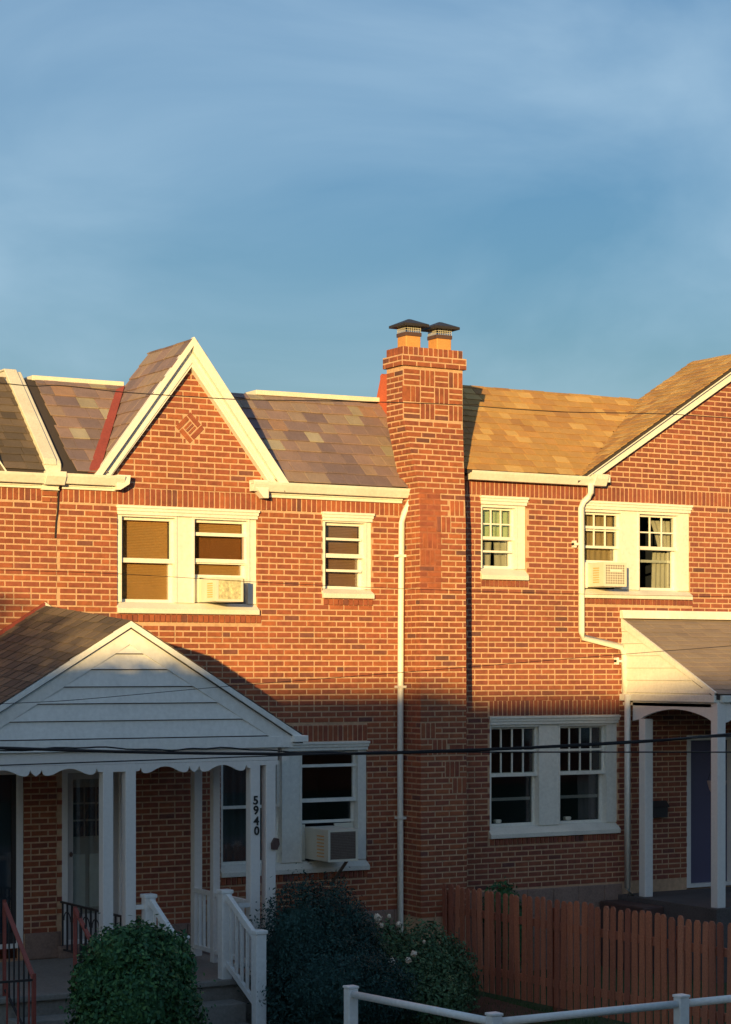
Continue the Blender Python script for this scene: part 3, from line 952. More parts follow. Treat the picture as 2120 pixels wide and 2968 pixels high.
# thin black drain wire down the party line
# ================================================================== LEFT HOUSE
left = thing('rowhouse', (-6.5, 0, 0), 'brick row house at the left edge with brown roof left of the white sloping coping', 'house')
lw = wall_core('wall', M_mortar, left, -9.2, HX0 - .002, 0, 5.97, [(-5.11, -4.38, .60, 2.74)])
PL = Pieces('brick')
lay_wall(PL, lw, U_BR, -5.6, HX0 - .003, .86, 5.70, [(-5.11, -4.38, .60, 2.74)], vis=lambda c: c.z > 4.2 and c.x > -4.75, phase=.07)
lay_upright(PL, lw, U_BR, -5.6, -4.17, 5.70, 5.905, vis=lambda c: c.x > -4.75)
lay_wall(PL, lw, U_BR, -4.165, HX0 - .005, 5.70, 5.91, [], yf=-.012)
PL.emit()
gutter(left, -9.0, -4.19, 6.005)
frieze(left, -9.0, -4.19, 5.845, 5.895)
MB().prismx([(-.045, 5.885), (-.14, 5.885), (-.195, 5.975), (-.2, 6.03), (-.045, 6.03)], -4.188, -3.952).build('gutter_joint', M_white, left, bevel=.003)
MB().box(-4.188, -3.98, -.055, -.003, 5.83, 5.883).build('frieze_board', M_white, left, bevel=.003)
base_stones(left, -4.37, -3.95, .90)
front_door(left, -5.11, -4.39, .74, 2.735, 'dark glazed door with white frame at the left edge', dark=True)
PSL = Pieces('shingle')
lroof = MB().hexa([(-9.2, EY, EZ - .04), (-4.2, EY, EZ - .04), (-4.2, RY, RZ - .04), (-9.2, RY, RZ - .04),
                   (-9.2, EY, EZ), (-4.2, EY, EZ), (-4.2, RY, RZ), (-9.2, RY, RZ)]).build('roof', M_under, left)
RC2 = -5.82
def span_left(v):
    z = EZ + v * VU.z; hw = (AP - .02 - z) / RS
    return [(max(RC2 + hw, -6.5) + 6.5 - .02, 2.32)]
lay_slope(PSL, lroof, U_BRN, (-6.5, EY, EZ), (1, 0, 0), VU, span_left, VL, .13, .16, .28, .007, .014)
PSL.emit()
gl = MB()
for s_ in (-1, 1):
    t = (AP - 5.97) / RS
    gl.hexa([(RC2 + s_ * t, GY0, 5.92), (RC2, GY0, AP - .05), (RC2, GY1, AP - .05), (RC2 + s_ * t, GY1, 5.92),
             (RC2 + s_ * t, GY0, 5.97), (RC2, GY0, AP), (RC2, GY1, AP), (RC2 + s_ * t, GY1, 5.97)])
gl.build('gable_roof', M_brown, left)
MB().quad((RC2 - 1.15, -.001, 5.97), (RC2 + 1.15, -.001, 5.97), (RC2, -.001, 7.56)).build('gable_wall', M_brick, left, fix=False)
for s_ in (-1, 1):
    T = (AP - 5.98) / RS
    MB().prism([(RC2, AP - .05), (RC2, AP - .29), (RC2 + s_ * (T - .16), 6.0), (RC2 + s_ * (T - .01), 6.0)], -.085, -.002).build('rake_board', M_white, left, bevel=.003)
    MB().prism([(RC2, AP - .005), (RC2, AP - .085), (RC2 + s_ * (T - .035), 6.0), (RC2 + s_ * (T + .012), 6.0)], -.135, -.0852).build('rake_trim', M_white, left)
MB().box(-9.2, HX0 - .02, RY + .2, 8.5, 6.9, 7.15).build('flat_roof', M_under, left)
MB().box(-9.2, HX0 - .02, 2.6, 8.5, 0, 6.9).build('rear_body', M_mortar_red, left)
# sloping white coping on the party wall
ccx0, ccx1 = -4.175, -3.975
MB().prismx([(-.10, 5.93), (-.10, 6.12), (-.075, 6.16), (RY + .03, 7.30), (RY + 3, 7.30), (RY + 3, 7.0), (RY, 7.0), (.2, 6.2)], ccx0, ccx1).build('party_coping', M_coping, left, bevel=.012)
MB().prismx([(-.115, 6.115), (-.085, 6.18), (RY + .03, 7.325), (RY + 3, 7.325), (RY + 3, 7.302), (RY + .03, 7.302), (-.072, 6.163), (-.10, 6.10)], ccx0 - .012, ccx1 - .06).build('party_coping', M_coping, left, bevel=.006)

# ================================================================== RIGHT HOUSE
SX0, SX1 = HX1 + .002, 10.2
right = thing('rowhouse', (5.5, 0, 0), 'brick row house on the right with wide gable and golden brown shingle roof', 'house')
hC = (1.665, 2.36, 4.955, 6.005)
hDD = (3.225, 4.985, 4.75, 6.005)
hE = (1.80, 3.79, 1.70, 3.235)
hRD = (4.93, 5.75, .9, 2.95)
rh = [hC, hDD, hE, hRD]
GF, GS, GAX, GAZ = 3.12, .635, 6.0, 8.14
rw = wall_core('wall', M_mortar, right, SX0, SX1, 0, 6.24, rh, gable=[(3.05, 6.24), (8.95, 6.24), (GAX, 8.08)])
PR = Pieces('brick')
rb = [(hC[0] + .0, hC[1] + .02, 4.86, 4.955), (hDD[0], hDD[1] + .04, 4.665, 4.75), (hE[0], hE[1], 1.605, 1.70), (hE[0] - .01, hE[1] + .03, 3.235, 3.44), (SX0, SX1, 6.005, 6.2)]
visR = lambda c: not (c.x > 3.9 and c.z < 4.5)
lay_wall(PR, rw, U_BR2, SX0, 6.4, 1.02, 6.24, rh + rb, vis=visR, phase=.05, zref=6.005)
for (a, b_, c, d) in rb[:4]:
    lay_upright(PR, rw, U_BR2, a, b_, c, d, proud=.010 if d - c < .12 else 0, vis=visR)
lay_upright(PR, rw, U_BR2, SX0, 6.4, 6.005, 6.2)
lay_wall(PR, rw, U_BR2, 3.1, 6.4, 6.208, 8.0, [], limits=lambda z: (max(GAX - (8.03 - z) / GS, 3.15), 6.4), phase=.02, zref=6.208)
PR.emit()
base_stones(right, SX0, 3.85, 1.04)
# window C
wC = window(right, 1.67, 2.35, 4.955, 6.005, [(1.695, 2.20, 5.10, 5.865)], label='small upstairs window with green curtains, right of the chimney')
sash(wC, 1.695, 2.20, 5.455, 5.865, .075, 3, 2, w=.028)
sash(wC, 1.695, 2.20, 5.10, 5.49, .115, 1, 1)
MB().box(1.695, 2.20, .05, .07, 5.46, 5.50).build('storm_rail', M_white, wC)
MB().box(1.72, 2.18, .055, .07, 5.30, 5.325).build('storm_rail', M_white, wC)
curtain(wC, (1.74, 2.20, 5.85), (1.74, 2.20, 5.48), .185, M_curtain, 5, .012)
curtain(wC, (1.76, 1.96, 5.44), (1.76, 1.94, 5.14), .2, M_curtain2, 2, .008)
curtain(wC, (1.99, 2.19, 5.44), (2.0, 2.19, 5.14), .2, M_curtain2, 2, .008)
# window D
wD = window(right, 3.23, 4.98, 4.75, 6.005, [(3.265, 3.86, 4.87, 5.865), (4.155, 4.80, 4.87, 5.865)], label='double upstairs window with divided upper panes, under the wide gable')
sash(wD, 3.265, 3.86, 5.40, 5.865, .075, 3, 2, w=.03)
sash(wD, 4.155, 4.80, 5.40, 5.865, .075, 3, 2, w=.03)
sash(wD, 3.265, 3.86, 5.21, 5.44, .115)
sash(wD, 4.155, 4.80, 4.87, 5.44, .115)
MB().box(3.265, 3.86, .05, .07, 5.65, 5.685).build('storm_rail', M_white, wD)
MB().box(4.155, 4.80, .05, .07, 5.40, 5.445).build('storm_rail', M_white, wD)
MB().box(4.17, 4.78, .16, .172, 5.24, 5.275).build('curtain_rail', M_white, wD)
curtain(wD, (4.45, 4.80, 5.80), (4.60, 4.80, 5.42), .19, M_curtain2, 4, .012)
curtain(wD, (4.52, 4.80, 5.38), (4.50, 4.80, 4.9), .21, M_curtain2, 4, .012)
curtain(wD, (3.29, 3.85, 5.84), (3.29, 3.85, 5.24), .19, mat('tan_net', (.48, .34, .19), .9), 6, .006)
# window E
wE = window(right, 1.80, 3.79, 1.70, 3.235, [(1.83, 2.56, 1.84, 3.10), (2.885, 3.62, 1.84, 3.10)], label='double ground-floor window with many small upper panes, behind the picket fence')
for (a, c) in ((1.83, 2.56), (2.885, 3.62)):
    sash(wE, a, c, 2.475, 3.10, .075, 4, 2, w=.028)
    sash(wE, a, c, 1.84, 2.52, .115)
    MB().box(a, c, .05, .07, 2.47, 2.515).build('storm_rail', M_white, wE)
    MB().box(a + .03, c - .03, .052, .068, 2.775, 2.805).build('storm_rail', M_white, wE)
    MB().box(a + .035, c - .035, .16, .175, 2.16, 2.20).build('inner_rail', M_door, wE)
curtain(wE, (3.3, 3.6, 2.48), (3.32, 3.6, 1.88), .22, mat('dim_curtain', (.16, .14, .16), .9), 3, .012)
for xx in (2.02, 3.1):
    MB().lathe((xx, .16, 1.876), [(.03, 0), (.05, .01), (.055, .04), (.04, .05)], 10).build('sill_dish', M_ac, wE)
gutter(right, 1.43, 3.44, 6.30)
MB().prismx([(-.045, 6.185), (-.15, 6.19), (-.20, 6.28), (-.215, 6.335), (-.045, 6.335)], 3.30, 3.50).build('cornice_return', M_white, right, bevel=.004)
MB().box(3.44, 3.56, -.16, -.03, 6.24, 6.335).build('cornice_return', M_white, right, bevel=.006)
dsr = tubes(right, [(3.27, -.13, 6.2), (3.27, -.13, 6.10), (3.25, -.10, 6.04), (3.19, -.07, 5.98), (3.165, -.065, 5.9), (3.165, -.065, 4.30), (3.19, -.065, 4.24), (3.80, -.065, 4.12), (3.845, -.065, 4.03), (3.86, -.07, 3.50)], .041)
for (xx, zz_) in ((3.165, 5.42), (3.84, 3.92)):
    MB().box(xx - .11, xx - .03, -.075, -.002, zz_, zz_ + .03).build('strap', M_white, dsr)
    MB().box(xx - .11, xx - .07, -.06, -.002, zz_ - .03, zz_ + .06).build('strap', M_white, dsr)
tubes(right, [(3.80, -.20, 3.50), (3.80, -.20, 1.0), (3.80, -.28, .9)], .04)

# shingle roofs
REZ, REY, RRZ, RRY = 6.305, -.12, 7.555, 1.2
VR = Vector((0, RRY - REY, RRZ - REZ)); VRL = VR.length; VRU = VR.normalized()
rr_ = MB().hexa(slope_slab((SX0, GAX - (GAZ - REZ) / GS + .03), (SX0, GAX - (GAZ - RRZ) / GS + .1), (REY, REZ), (RRY, RRZ))).build('roof', M_under, right)
PT = Pieces('shingle')
def gz(x): return GAZ - abs(x - GAX) * GS
def span_r(v):
    z = REZ + v * VRU.z
    return [(0.0, GAX - (GAZ - z) / GS - SX0 + .04)]
lay_slope(PT, rr_, U_TAN, (SX0, REY, REZ), (1, 0, 0), VRU, span_r, VRL, .125, .14, .25, .007, .013)
gg = MB(); TH = .05
GYA, GYB = -.16, 1.2
wl_ = GAX - 3.02
# left slope is cut where it meets the main roof (valley), so give it a triangular sheet
def vy(x):
    z = gz(x); return REY + (z - REZ) / VRU.z * VRU.y
a, b_ = 3.05, GAX
gg.hexa([(a, GYA, gz(a) - TH), (b_, GYA, gz(b_) - TH), (b_, GYB, gz(b_) - TH), (a, vy(a) + .05, gz(a) - TH), (a, GYA, gz(a)), (b_, GYA, gz(b_)), (b_, GYB, gz(b_)), (a, vy(a) + .05, gz(a))])
gg.hexa([(GAX, GYA, gz(GAX) - TH), (9.0, GYA, gz(9.0) - TH), (9.0, GYB, gz(9.0) - TH), (GAX, GYB, gz(GAX) - TH), (GAX, GYA, gz(GAX)), (9.0, GYA, gz(9.0)), (9.0, GYB, gz(9.0)), (GAX, GYB, gz(GAX))])
ggo = gg.build('gable_roof', M_under, right)
gsl = math.hypot(1, GS)
def span_g(v):
    x = 3.05 + v / gsl
    return [(0, min(vy(x), GYB) - GYA + .03)]
lay_slope(PT, ggo, U_TAN, (3.05, GYA - .02, gz(3.05)), (0, 1, 0), (1 / gsl, 0, GS / gsl), span_g, (GAX - 3.05) * gsl, .125, .14, .25, .007, .012)
PT.emit()
MB().box(SX0, SX1, RRY + .05, 8.5, 7.0, 7.35).build('flat_roof', M_under, right)
MB().box(SX0, SX1, 2.6, 8.5, 0, 7.0).build('rear_body', M_mortar_red, right)
MB().prism([(GAX - 2.9, 6.3), (GAX + 2.9, 6.3), (GAX, GAZ - .06)], GYB - .03, GYB - .006).build('gable_back', M_under, right)
MB().prism([(3.10, gz(3.10) - .015), (GAX, GAZ - .015), (GAX, GAZ - .20), (3.36, gz(3.36) - .185)], -.10, -.002).build('rake_board', M_white, right, bevel=.003)
MB().prism([(3.06, gz(3.06) + .0), (GAX, GAZ), (GAX, GAZ - .075), (3.16, gz(3.16) - .07)], -.155, -.1002).build('rake_trim', M_white, right, bevel=.003)
MB().prism([(GAX, GAZ - .01), (8.95, gz(8.95) - .01), (8.7, gz(8.7) - .18), (GAX, GAZ - .2)], -.14, -.002).build('rake_board', M_white, right)

# ================================================================== RIGHT PORCH
PX = 3.87
rp_ = thing('porch', (5.8, -1, 0), 'white porch with sloping grey roof and arched side opening on the right house', 'porch')
PF = -1.88
def pz_(y): return 4.49 + (y / PF) * (3.545 - 4.49)
MB().hexa([(PX - .02, 0, 4.40), (9, 0, 4.40), (9, PF - .06, pz_(PF - .06) - .06), (PX - .02, PF - .06, pz_(PF - .06) - .06),
           (PX - .02, -.0, 4.48), (9, -.0, 4.48), (9, PF - .06, pz_(PF - .06)), (PX - .02, PF - .06, pz_(PF - .06))]).build('porch_roof', M_under, rp_)
pr_core = bpy.data.objects[[o.name for o in rp_.children if o.name.startswith('porch_roof')][0]]
PG = Pieces('shingle', 300)
pv = Vector((0, -(PF - .06), 4.48 - pz_(PF - .06)))
lay_slope(PG, pr_core, U_GRY, (PX - .02, PF - .07, pz_(PF - .06)), (1, 0, 0), pv.normalized(), lambda v: [(0, 2.7)], pv.length, .125, .22, .33, .005, .010, vis=lambda c: c.x < 5.8)
PG.emit()
MB().hexa([(PX - .05, -.10, 4.49), (9, -.10, 4.49), (9, -.003, 4.49), (PX - .05, -.003, 4.49), (PX - .05, -.07, 4.60), (9, -.07, 4.60), (9, -.003, 4.60), (PX - .05, -.003, 4.60)]).build('roof_flashing', M_white, rp_, bevel=.006)
# white boarded side triangle
zb_ = 3.53
nb = 6
for i in range(nb):
    za = zb_ + i * .158; zt_ = min(za + .154, 4.46)
    ya = PF * (4.49 - .02 - za) / (4.49 - 3.545); yb = PF * (4.49 - .02 - zt_) / (4.49 - 3.545)
    ya = max(ya, PF); 
    if yb > -.02: yb = -.02
    b = MB(); b.hexa([(PX - .026, -.002, za), (PX - .026, ya, za), (PX + .0, ya, za), (PX + .0, -.002, za), (PX - .012, -.002, zt_), (PX - .012, yb, zt_), (PX + .0, yb, zt_), (PX + .0, -.002, zt_)])
    b.build('siding_board', M_white, rp_)
MB().prismx([(-.003, 3.50), (PF - .01, 3.50), (-.003, 4.47)], PX + .002, PX + .012).build('side_panel', M_white, rp_)
MB().box(PX + .0125, PX + .02, PF, -.002, 3.50, 3.535).build('porch_trim', M_white, rp_)
MB().hexa([(PX - .04, PF - .02, 3.50), (PX - .01, PF - .02, 3.50), (PX - .01, -.02, 4.38), (PX - .04, -.02, 4.38), (PX - .04, PF - .05, 3.545), (PX - .01, PF - .05, 3.545), (PX - .01, -.02, 4.49), (PX - .04, -.02, 4.49)]).build('rake_trim', M_white, rp_)
# gutter-like cornice band round the porch
MB().box(PX - .055, PX + .03, PF - .05, .0, 3.42, 3.508).build('cornice', M_white, rp_, bevel=.008)
MB().box(PX + .031, 9, PF - .10, PF + .02, 3.42, 3.508).build('cornice', M_white, rp_, bevel=.008)
# side arch fascia
def arch(x, y0, y1, zt_, zs, zc, parent):
    """flat fascia in the plane X=x with an arched lower edge between y0 and y1"""
    pts = [(y0, zt_), (y0, zs - .03)]
    n = 20; ya, yb = y0 - .16, y1 + .02
    pts.append((ya, zs))
    for i in range(n + 1):
        t = i / n; pts.append((ya + (yb - ya) * t, zs + (zc - zs) * math.sin(PI * t) ** .8))
    pts += [(y1, zs - .0), (y1, zt_)]
    b = MB(); b.prismx(pts, x - .0, x + .05)
    return b.build('arch_fascia', M_greybulk, parent)
arch(PX, -.22, PF + .05, 3.418, 3.19, 3.325, rp_)
# front arches on the porch (run off to the right)
fpts = [(PX + .05, 3.418), (PX + .05, 3.16)]
for j in range(3):
    xa = PX + .16 + j * 1.5; xb = xa + 1.34
    for i in range(17):
        t = i / 16; fpts.append((xa + (xb - xa) * t, 3.18 + .15 * math.sin(PI * t) ** .8))
    fpts += [(xb + .01, 3.16), (xb + .15, 3.16)]
fpts += [(9, 3.16), (9, 3.418)]
MB().prism(fpts, PF - .05, PF).build('arch_fascia', M_greybulk, rp_)
def post(parent, x, y, z0, z1, w=.11, m=None, name='post'):
    return MB().box(x - w / 2, x + w / 2, y - w / 2, y + w / 2, z0, z1).build(name, m or M_greybulk, parent, bevel=.008)
DZR = .90
post(rp_, PX + .06, -.42, DZR, 3.19, .13)
post(rp_, PX + .05, PF - .0, DZR, 3.42, .13)
for j in (1, 2, 3): post(rp_, PX + .11 + j * 1.5, PF, DZR, 3.42, .11)
MB().box(PX - .1, 9, PF - .15, .0, 0.0, DZR).build('deck', mat('dark_deck', (.10, .085, .085), .8, nscale=3, namt=.3), rp_)
MB().box(3.45, PX - .101, -1.0, -.06, 0, .84).build('deck_step', M_band, rp_, bevel=.02)
MB().box(PX, 9, PF, -.01, 3.36, 3.40).build('ceiling', M_greybulk, rp_)
rl = MB().bar((PX + 2.4, PF + .07, 1.50), (PX + 2.4, -.15, 1.50), .05).build('railing_bar', M_rediron, rp_)
MB().bar((PX + 2.4, PF + .07, 1.02), (PX + 2.4, -.15, 1.02), .04).build('railing_bar', M_rediron, rp_)
for i in range(13):
    y = PF + .12 + i * .13
    MB().bar((PX + 2.4, y, 1.04), (PX + 2.4, y, 1.475), .028).build('baluster', M_rediron, rp_)
fd = bars(4.93, 5.75, .92, 2.95, .0, .14, .07, right, 'door', M_greybulk, wb=.05); fd['label'] = 'shaded door inside the arched porch'
MB().box(5.0, 5.68, .08, .12, .97, 2.88).build('door_leaf', mat('purple_door', (.10, .09, .16), .6), fd)
mbx = thing('mailbox', (4.42, -.09, 1.88), 'small dark mailbox on the brick wall inside the arched porch', 'mailbox')
b = MB(); b.prismx([(-.001, 1.88), (-.10, 1.88), (-.10, 2.02), (-.05, 2.08), (-.001, 2.08)], 4.30, 4.54); b.build('box', M_iron, mbx, bevel=.006)
MB().hexa([(4.29, -.115, 2.015), (4.55, -.115, 2.015), (4.55, -.05, 2.085), (4.29, -.05, 2.085), (4.29, -.12, 2.025), (4.55, -.12, 2.025), (4.55, -.052, 2.10), (4.29, -.052, 2.10)]).build('lid', M_iron, mbx)
hb = thing('hanging_basket', (4.62, -1.0, 2.2), 'pale hanging flower basket seen through the porch arch', 'planter')
MB().lathe((4.62, -1.0, 2.24), [(.07, 0), (.10, .05), (.125, .14), (.13, .16)], 14).build('pot', M_terra, hb, smooth=False)
for a in range(3):
    an = a * 2.1 + .3
    MB().tube([(4.62 + .12 * math.cos(an), -1.0 + .12 * math.sin(an), 2.39), (4.62, -1.0, 2.74)], .004, 5).build('chain', M_iron, hb)
MB().tube([(4.62, -1.0, 2.74), (4.62, -1.0, 3.36)], .003, 5).build('hook', M_iron, hb)

# ================================================================== DOUBLE FRONT PORCH
fp = thing('porch', (-4.15, -1.2, 0), 'double front porch with low white boarded gable and scalloped trim on the left', 'porch')
FX, FY = -4.15, -2.35
FA, FW = 4.335, 4.545               # ridge height at the front and at the wall
FS = .605
RL = 1.99
def roofz0(x, y): return roofz(x, y) - .035
def roofz(x, y):
    t = -y / 2.35
    top = FW + (FA - FW) * t
    return top - abs(x - FX) * (FS + (1 - t) * .05)
TH = .05
prf = MB()
for s_ in (-1, 1):
    e = FX + s_ * RL
    prf.hexa([(e, FY - .06, roofz0(e, FY) - TH), (FX, FY - .06, roofz0(FX, FY) - TH), (FX, -.003, roofz0(FX, 0) - TH), (e, -.003, roofz0(e, 0) - TH),
              (e, FY - .06, roofz0(e, FY)), (FX, FY - .06, roofz0(FX, FY)), (FX, -.003, roofz0(FX, 0)), (e, -.003, roofz0(e, 0))])
prfo = prf.build('porch_roof', M_under, fp)
PP = Pieces('shingle')
nrow = 17
for s_ in (-1, 1):
    for r_i in range(nrow):
        t0, t1 = r_i / nrow, (r_i + 1.3) / nrow
        def ed(t, y):
            x = FX + s_ * RL * (1 - min(t, 1)); return Vector((x, y, roofz(x, y)))
        y = FY - .07 - R.uniform(0, .2)
        while y < -.01:
            w = R.uniform(.13, .25); ya, yb = max(y, FY - .07), min(y + w, -.01); y += w
            if yb - ya < .03: continue
            A_, B_, C_ = ed(t0, ya), ed(t0, yb), ed(t1, ya)
            U_ = (B_ - A_); V_ = (C_ - A_); N_ = U_.cross(V_).normalized()
            if N_.z < 0: N_ = -N_
            V_ = V_ - N_ * .012
            cen = A_ + U_ / 2 + V_ / 2 + N_ * (.010 + R.uniform(0, .002))
            X = U_ * .985; Y = -N_ * .006
            m = Matrix(((X.x, Y.x, V_.x, cen.x), (X.y, Y.y, V_.y, cen.y), (X.z, Y.z, V_.z, cen.z), (0, 0, 0, 1)))
            PP.add(prfo, U_BRN, m, s_ < 0 and cen.x > -5.9)
PP.emit()
MB().prism([(FX - .06, FA - .03), (FX, FA + .012), (FX + .06, FA - .03)], FY - .065, -.01).v
# gable face: trim boards, six siding boards
def gl_(z): return (FA - z) / FS          # half width at height z
for s_ in (-1, 1):
    MB().prism([(FX, FA - .01), (FX + s_ * RL, roofz(FX + RL, FY) - .01), (FX + s_ * (RL - .02), roofz(FX + RL, FY) - .065), (FX, FA - .075)], FY - .075, FY - .02).build('rake_trim', M_white2, fp, bevel=.003)
    MB().prism([(FX, FA - .07), (FX + s_ * gl_(3.135), 3.135 - .06), (FX + s_ * (gl_(3.135) - .30), 3.135 - .06 + .0), (FX, FA - .25)], FY - .035, FY - .005).build('rake_board', M_white2, fp, bevel=.003)
z_ = 3.075; zs_ = [3.135, 3.315, 3.49, 3.66, 3.835, 3.995, 4.12]
for i in range(len(zs_) - 1):
    za, zt_ = zs_[i], zs_[i + 1]
    wa = gl_(za + .13); wb = max(gl_(zt_ + .13), .02)
    zt_ -= .011
    MB().hexa([(FX - wa, FY - .034, za), (FX + wa, FY - .034, za), (FX + wa, FY + .0, za), (FX - wa, FY + .0, za),
               (FX - wb, FY - .010, zt_), (FX + wb, FY - .010, zt_), (FX + wb, FY + .0, zt_), (FX - wb, FY + .0, zt_)]).build('siding_board', M_white2, fp)
MB().prism([(FX - 1.9, 3.1), (FX + 1.9, 3.1), (FX, FA - .10)], FY + .001, FY + .02).build('shadow_gap_backing', M_dark_sheet, fp)  # dark sheet paints the shadow lines between the siding boards
MB().box(FX - 1.88, FX + 1.88, FY - .045, FY + .02, 3.005, 3.122).build('fascia_board', M_white2, fp, bevel=.004)
for s_ in (-1, 1):
    MB().box(FX + s_ * 1.86, FX + s_ * 2.03, FY - .11, FY + .0, 3.06, 3.13).build('eave_return', M_white2, fp, bevel=.006)
    MB().box(FX + s_ * 1.93, FX + s_ * 2.03, FY, -.02, 3.04, 3.11).build('eave_gutter', M_white2, fp, bevel=.006)
    MB().box(FX + s_ * 1.78, FX + s_ * 1.86, FY + .02, -.01, 2.86, 3.05).build('side_beam', M_greybulk, fp)
MB().box(FX - 1.80, FX + 1.72, FY - .0, FY + .1, 2.87, 3.003).build('beam', M_greybulk, fp, bevel=.004)
MB().box(FX - 1.80, FX + 1.80, FY + .1, -.01, 3.02, 3.06).build('ceiling', M_greybulk, fp)
# scalloped valance between the post pairs
def scallop(x0, x1, zt_=2.868, zb=2.80):
    pts = [(x0, zt_)]
    for half in range(2):
        L_ = (x1 - x0) / 2; o2 = x0 + half * L_
        prof = [(0, -.02), (.06, -.015), (.085, .02), (.11, -.025), (.14, -.04), (.19, -.042), (.26, -.03), (.34, -.002), (.42, .018), (.5, .025), (.58, .018),
                (.66, -.002), (.74, -.03), (.81, -.042), (.86, -.04), (.89, -.025), (.915, .02), (.94, -.015), (1, -.045)]
        if half: prof = [(1 - a_, b2) for a_, b2 in reversed(prof)]
        pts += [(o2 + a_ * L_ * .999, zb + b2 + .01) for a_, b2 in prof]
    pts.append((x1, zt_))
    MB().prism(pts, FY - .005, FY + .02).build('valance', M_greybulk, fp)
FYV = FY
scallop(-5.86, -4.44); scallop(-4.07, -2.75)
MB().box(-4.44, -4.07, FY - .005, FY + .03, 2.79, 2.868).build('valance', M_greybulk, fp)
MB().box(-2.75, -2.43, FY - .005, FY + .03, 2.82, 2.868).build('valance', M_greybulk, fp)
DK = .60
for (x, y) in ((-4.375, -2.3), (-4.125, -2.3), (-5.8, -2.3), (-5.6, -2.3)):
    post(fp, x, y, DK, 2.86, .115)
p59 = post(fp, -2.70, -2.3, DK, 2.86, .115); p59['label'] = 'white porch post with black house numbers'
post(fp, -2.515, -2.3, DK, 2.86, .115)
post(fp, -2.56, -.62, DK, 3.02, .10)
post(fp, -2.62, -1.22, DK, 3.02, .085)
# deck slab with a lip, split at the party line
MB().box(-6.0, -2.45, -2.42, -.012, .0, DK - .06).build('deck_base', M_concrete, fp)
MB().box(-6.05, -2.40, -2.47, -.012, DK - .06, DK).build('deck', M_concrete, fp, bevel=.01)
# red metal flashing where the roof meets the wall, left side; white on the right
MB().prism([(FX - .0, FW + .03), (FX - .0, FW - .02), (FX - 1.9, roofz(FX - 1.9, 0) - .0), (FX - 1.9, roofz(FX - 1.9, 0) + .10)], -.05, -.012).build('wall_flashing', M_redmetal, fp)
MB().prism([(FX + .005, FW + .035), (FX + .005, FW - .05), (FX + 1.9, roofz(FX + 1.9, 0)), (FX + 1.9, roofz(FX + 1.9, 0) + .045)], -.045, -.012).build('wall_flashing', M_coping, fp)
# house number on the post
for i, ch in enumerate('5940'):
    cu = bpy.data.curves.new('digit', 'FONT'); cu.body = ch; cu.size = .125; cu.extrude = .004; cu.align_x = 'CENTER'; cu.offset = .003
    tmp = bpy.data.objects.new('digit_tmp', cu); sc.collection.objects.link(tmp)
    tmp.rotation_euler = (PI / 2, 0, 0)
    dg = bpy.context.evaluated_depsgraph_get(); dg.update()
    me = bpy.data.meshes.new_from_object(tmp.evaluated_get(dg))
    me.transform(Matrix.Rotation(PI / 2, 4, 'X'))
    me.materials.clear(); me.materials.append(M_digit)
    bpy.data.objects.remove(tmp)
    o = bpy.data.objects.new('digit', me)
    link(o, p59, (-2.70 + .004 * i, -2.3625, 2.41 - i * .104 - (.0 if i < 2 else .01)))
# small ornaments on the next post
bk = thing('letterbox', (-2.47, -2.40, 1.95), 'small dark ornament hooked on the right-hand porch post beside the house number', 'ornament')
MB().prism([(-2.52, 1.93), (-2.46, 1.92), (-2.43, 1.98), (-2.44, 2.04), (-2.49, 2.05), (-2.525, 1.99)], -2.40, -2.362).build('body', M_band, bk, bevel=.005)
MB().tube([(-2.47, -2.38, 2.05), (-2.455, -2.385, 2.12), (-2.45, -2.37, 2.2)], .006, 6).build('hook', M_sill, bk)
bk.name = 'post_ornament'

# ================================================================== PORCH STEPS AND RAILINGS
st = thing('porch_steps', (-3.5, -2.9, 0), 'concrete steps with white railings going down from the porch, left of the dark evergreen', 'steps')
for i, (zt_, y0) in enumerate(((.40, -2.475), (.20, -2.78))):
    MB().box(-3.98, -3.02, y0 - .305, y0, 0, zt_).build('step', M_concrete, st, bevel=.01)
MB().box(-4.0, -3.0, -3.9, -3.09, .0, .03).build('landing', M_concrete, st)
def newel(x, y, z0, z1, w=.115):
    n = post(st, x, y, z0, z1 - .05, w, M_white2, 'newel')
    MB().box(x - w / 2 - .012, x + w / 2 + .012, y - w / 2 - .012, y + w / 2 + .012, z1 - .05, z1 - .01).build('newel_cap', M_white2, n, bevel=.008)
newel(-3.06, -2.36, .55, 1.54)
newel(-3.93, -2.36, .55, 1.54)
newel(-3.06, -3.14, 0, 1.20)
newel(-3.93, -3.14, 0, 1.20)
for x in (-3.06, -3.93):
    MB().bar((x, -2.42, 1.46), (x, -3.09, 1.10), .05, .075).build('handrail', M_white2, st, bevel=.006)
    MB().bar((x, -2.42, .76), (x, -3.09, .42), .04, .06).build('bottom_rail', M_white2, st)
    for i in range(5):
        t = (i + .7) / 5.4; y = -2.42 - .67 * t
        MB().bar((x, y, .76 - .34 * t), (x, y, 1.44 - .36 * t), .028).build('baluster', M_white2, st)
sr = thing('porch_railing', (-2.8, -1.4, .6), 'white baluster railing along the right side of the double porch', 'railing')
for (a, b_) in (((-2.60, -.66, 1.35), (-2.66, -2.22, 1.35)), ((-2.99, -2.36, 1.35), (-2.76, -2.32, 1.35))):
    MB().bar(a, b_, .05, .045).build('top_rail', M_white2, sr)
    a2 = (a[0], a[1], .72); b2 = (b_[0], b_[1], .72)
    MB().bar(a2, b2, .045, .045).build('bottom_rail', M_white2, sr)
    n = max(2, int((Vector(a) - Vector(b_)).length / .125))
    for i in range(1, n):
        t = i / n; p = Vector(a2).lerp(Vector(b2), t)
        MB().bar(p, p + Vector((0, 0, .61)), .028).build('baluster', M_white2, sr)
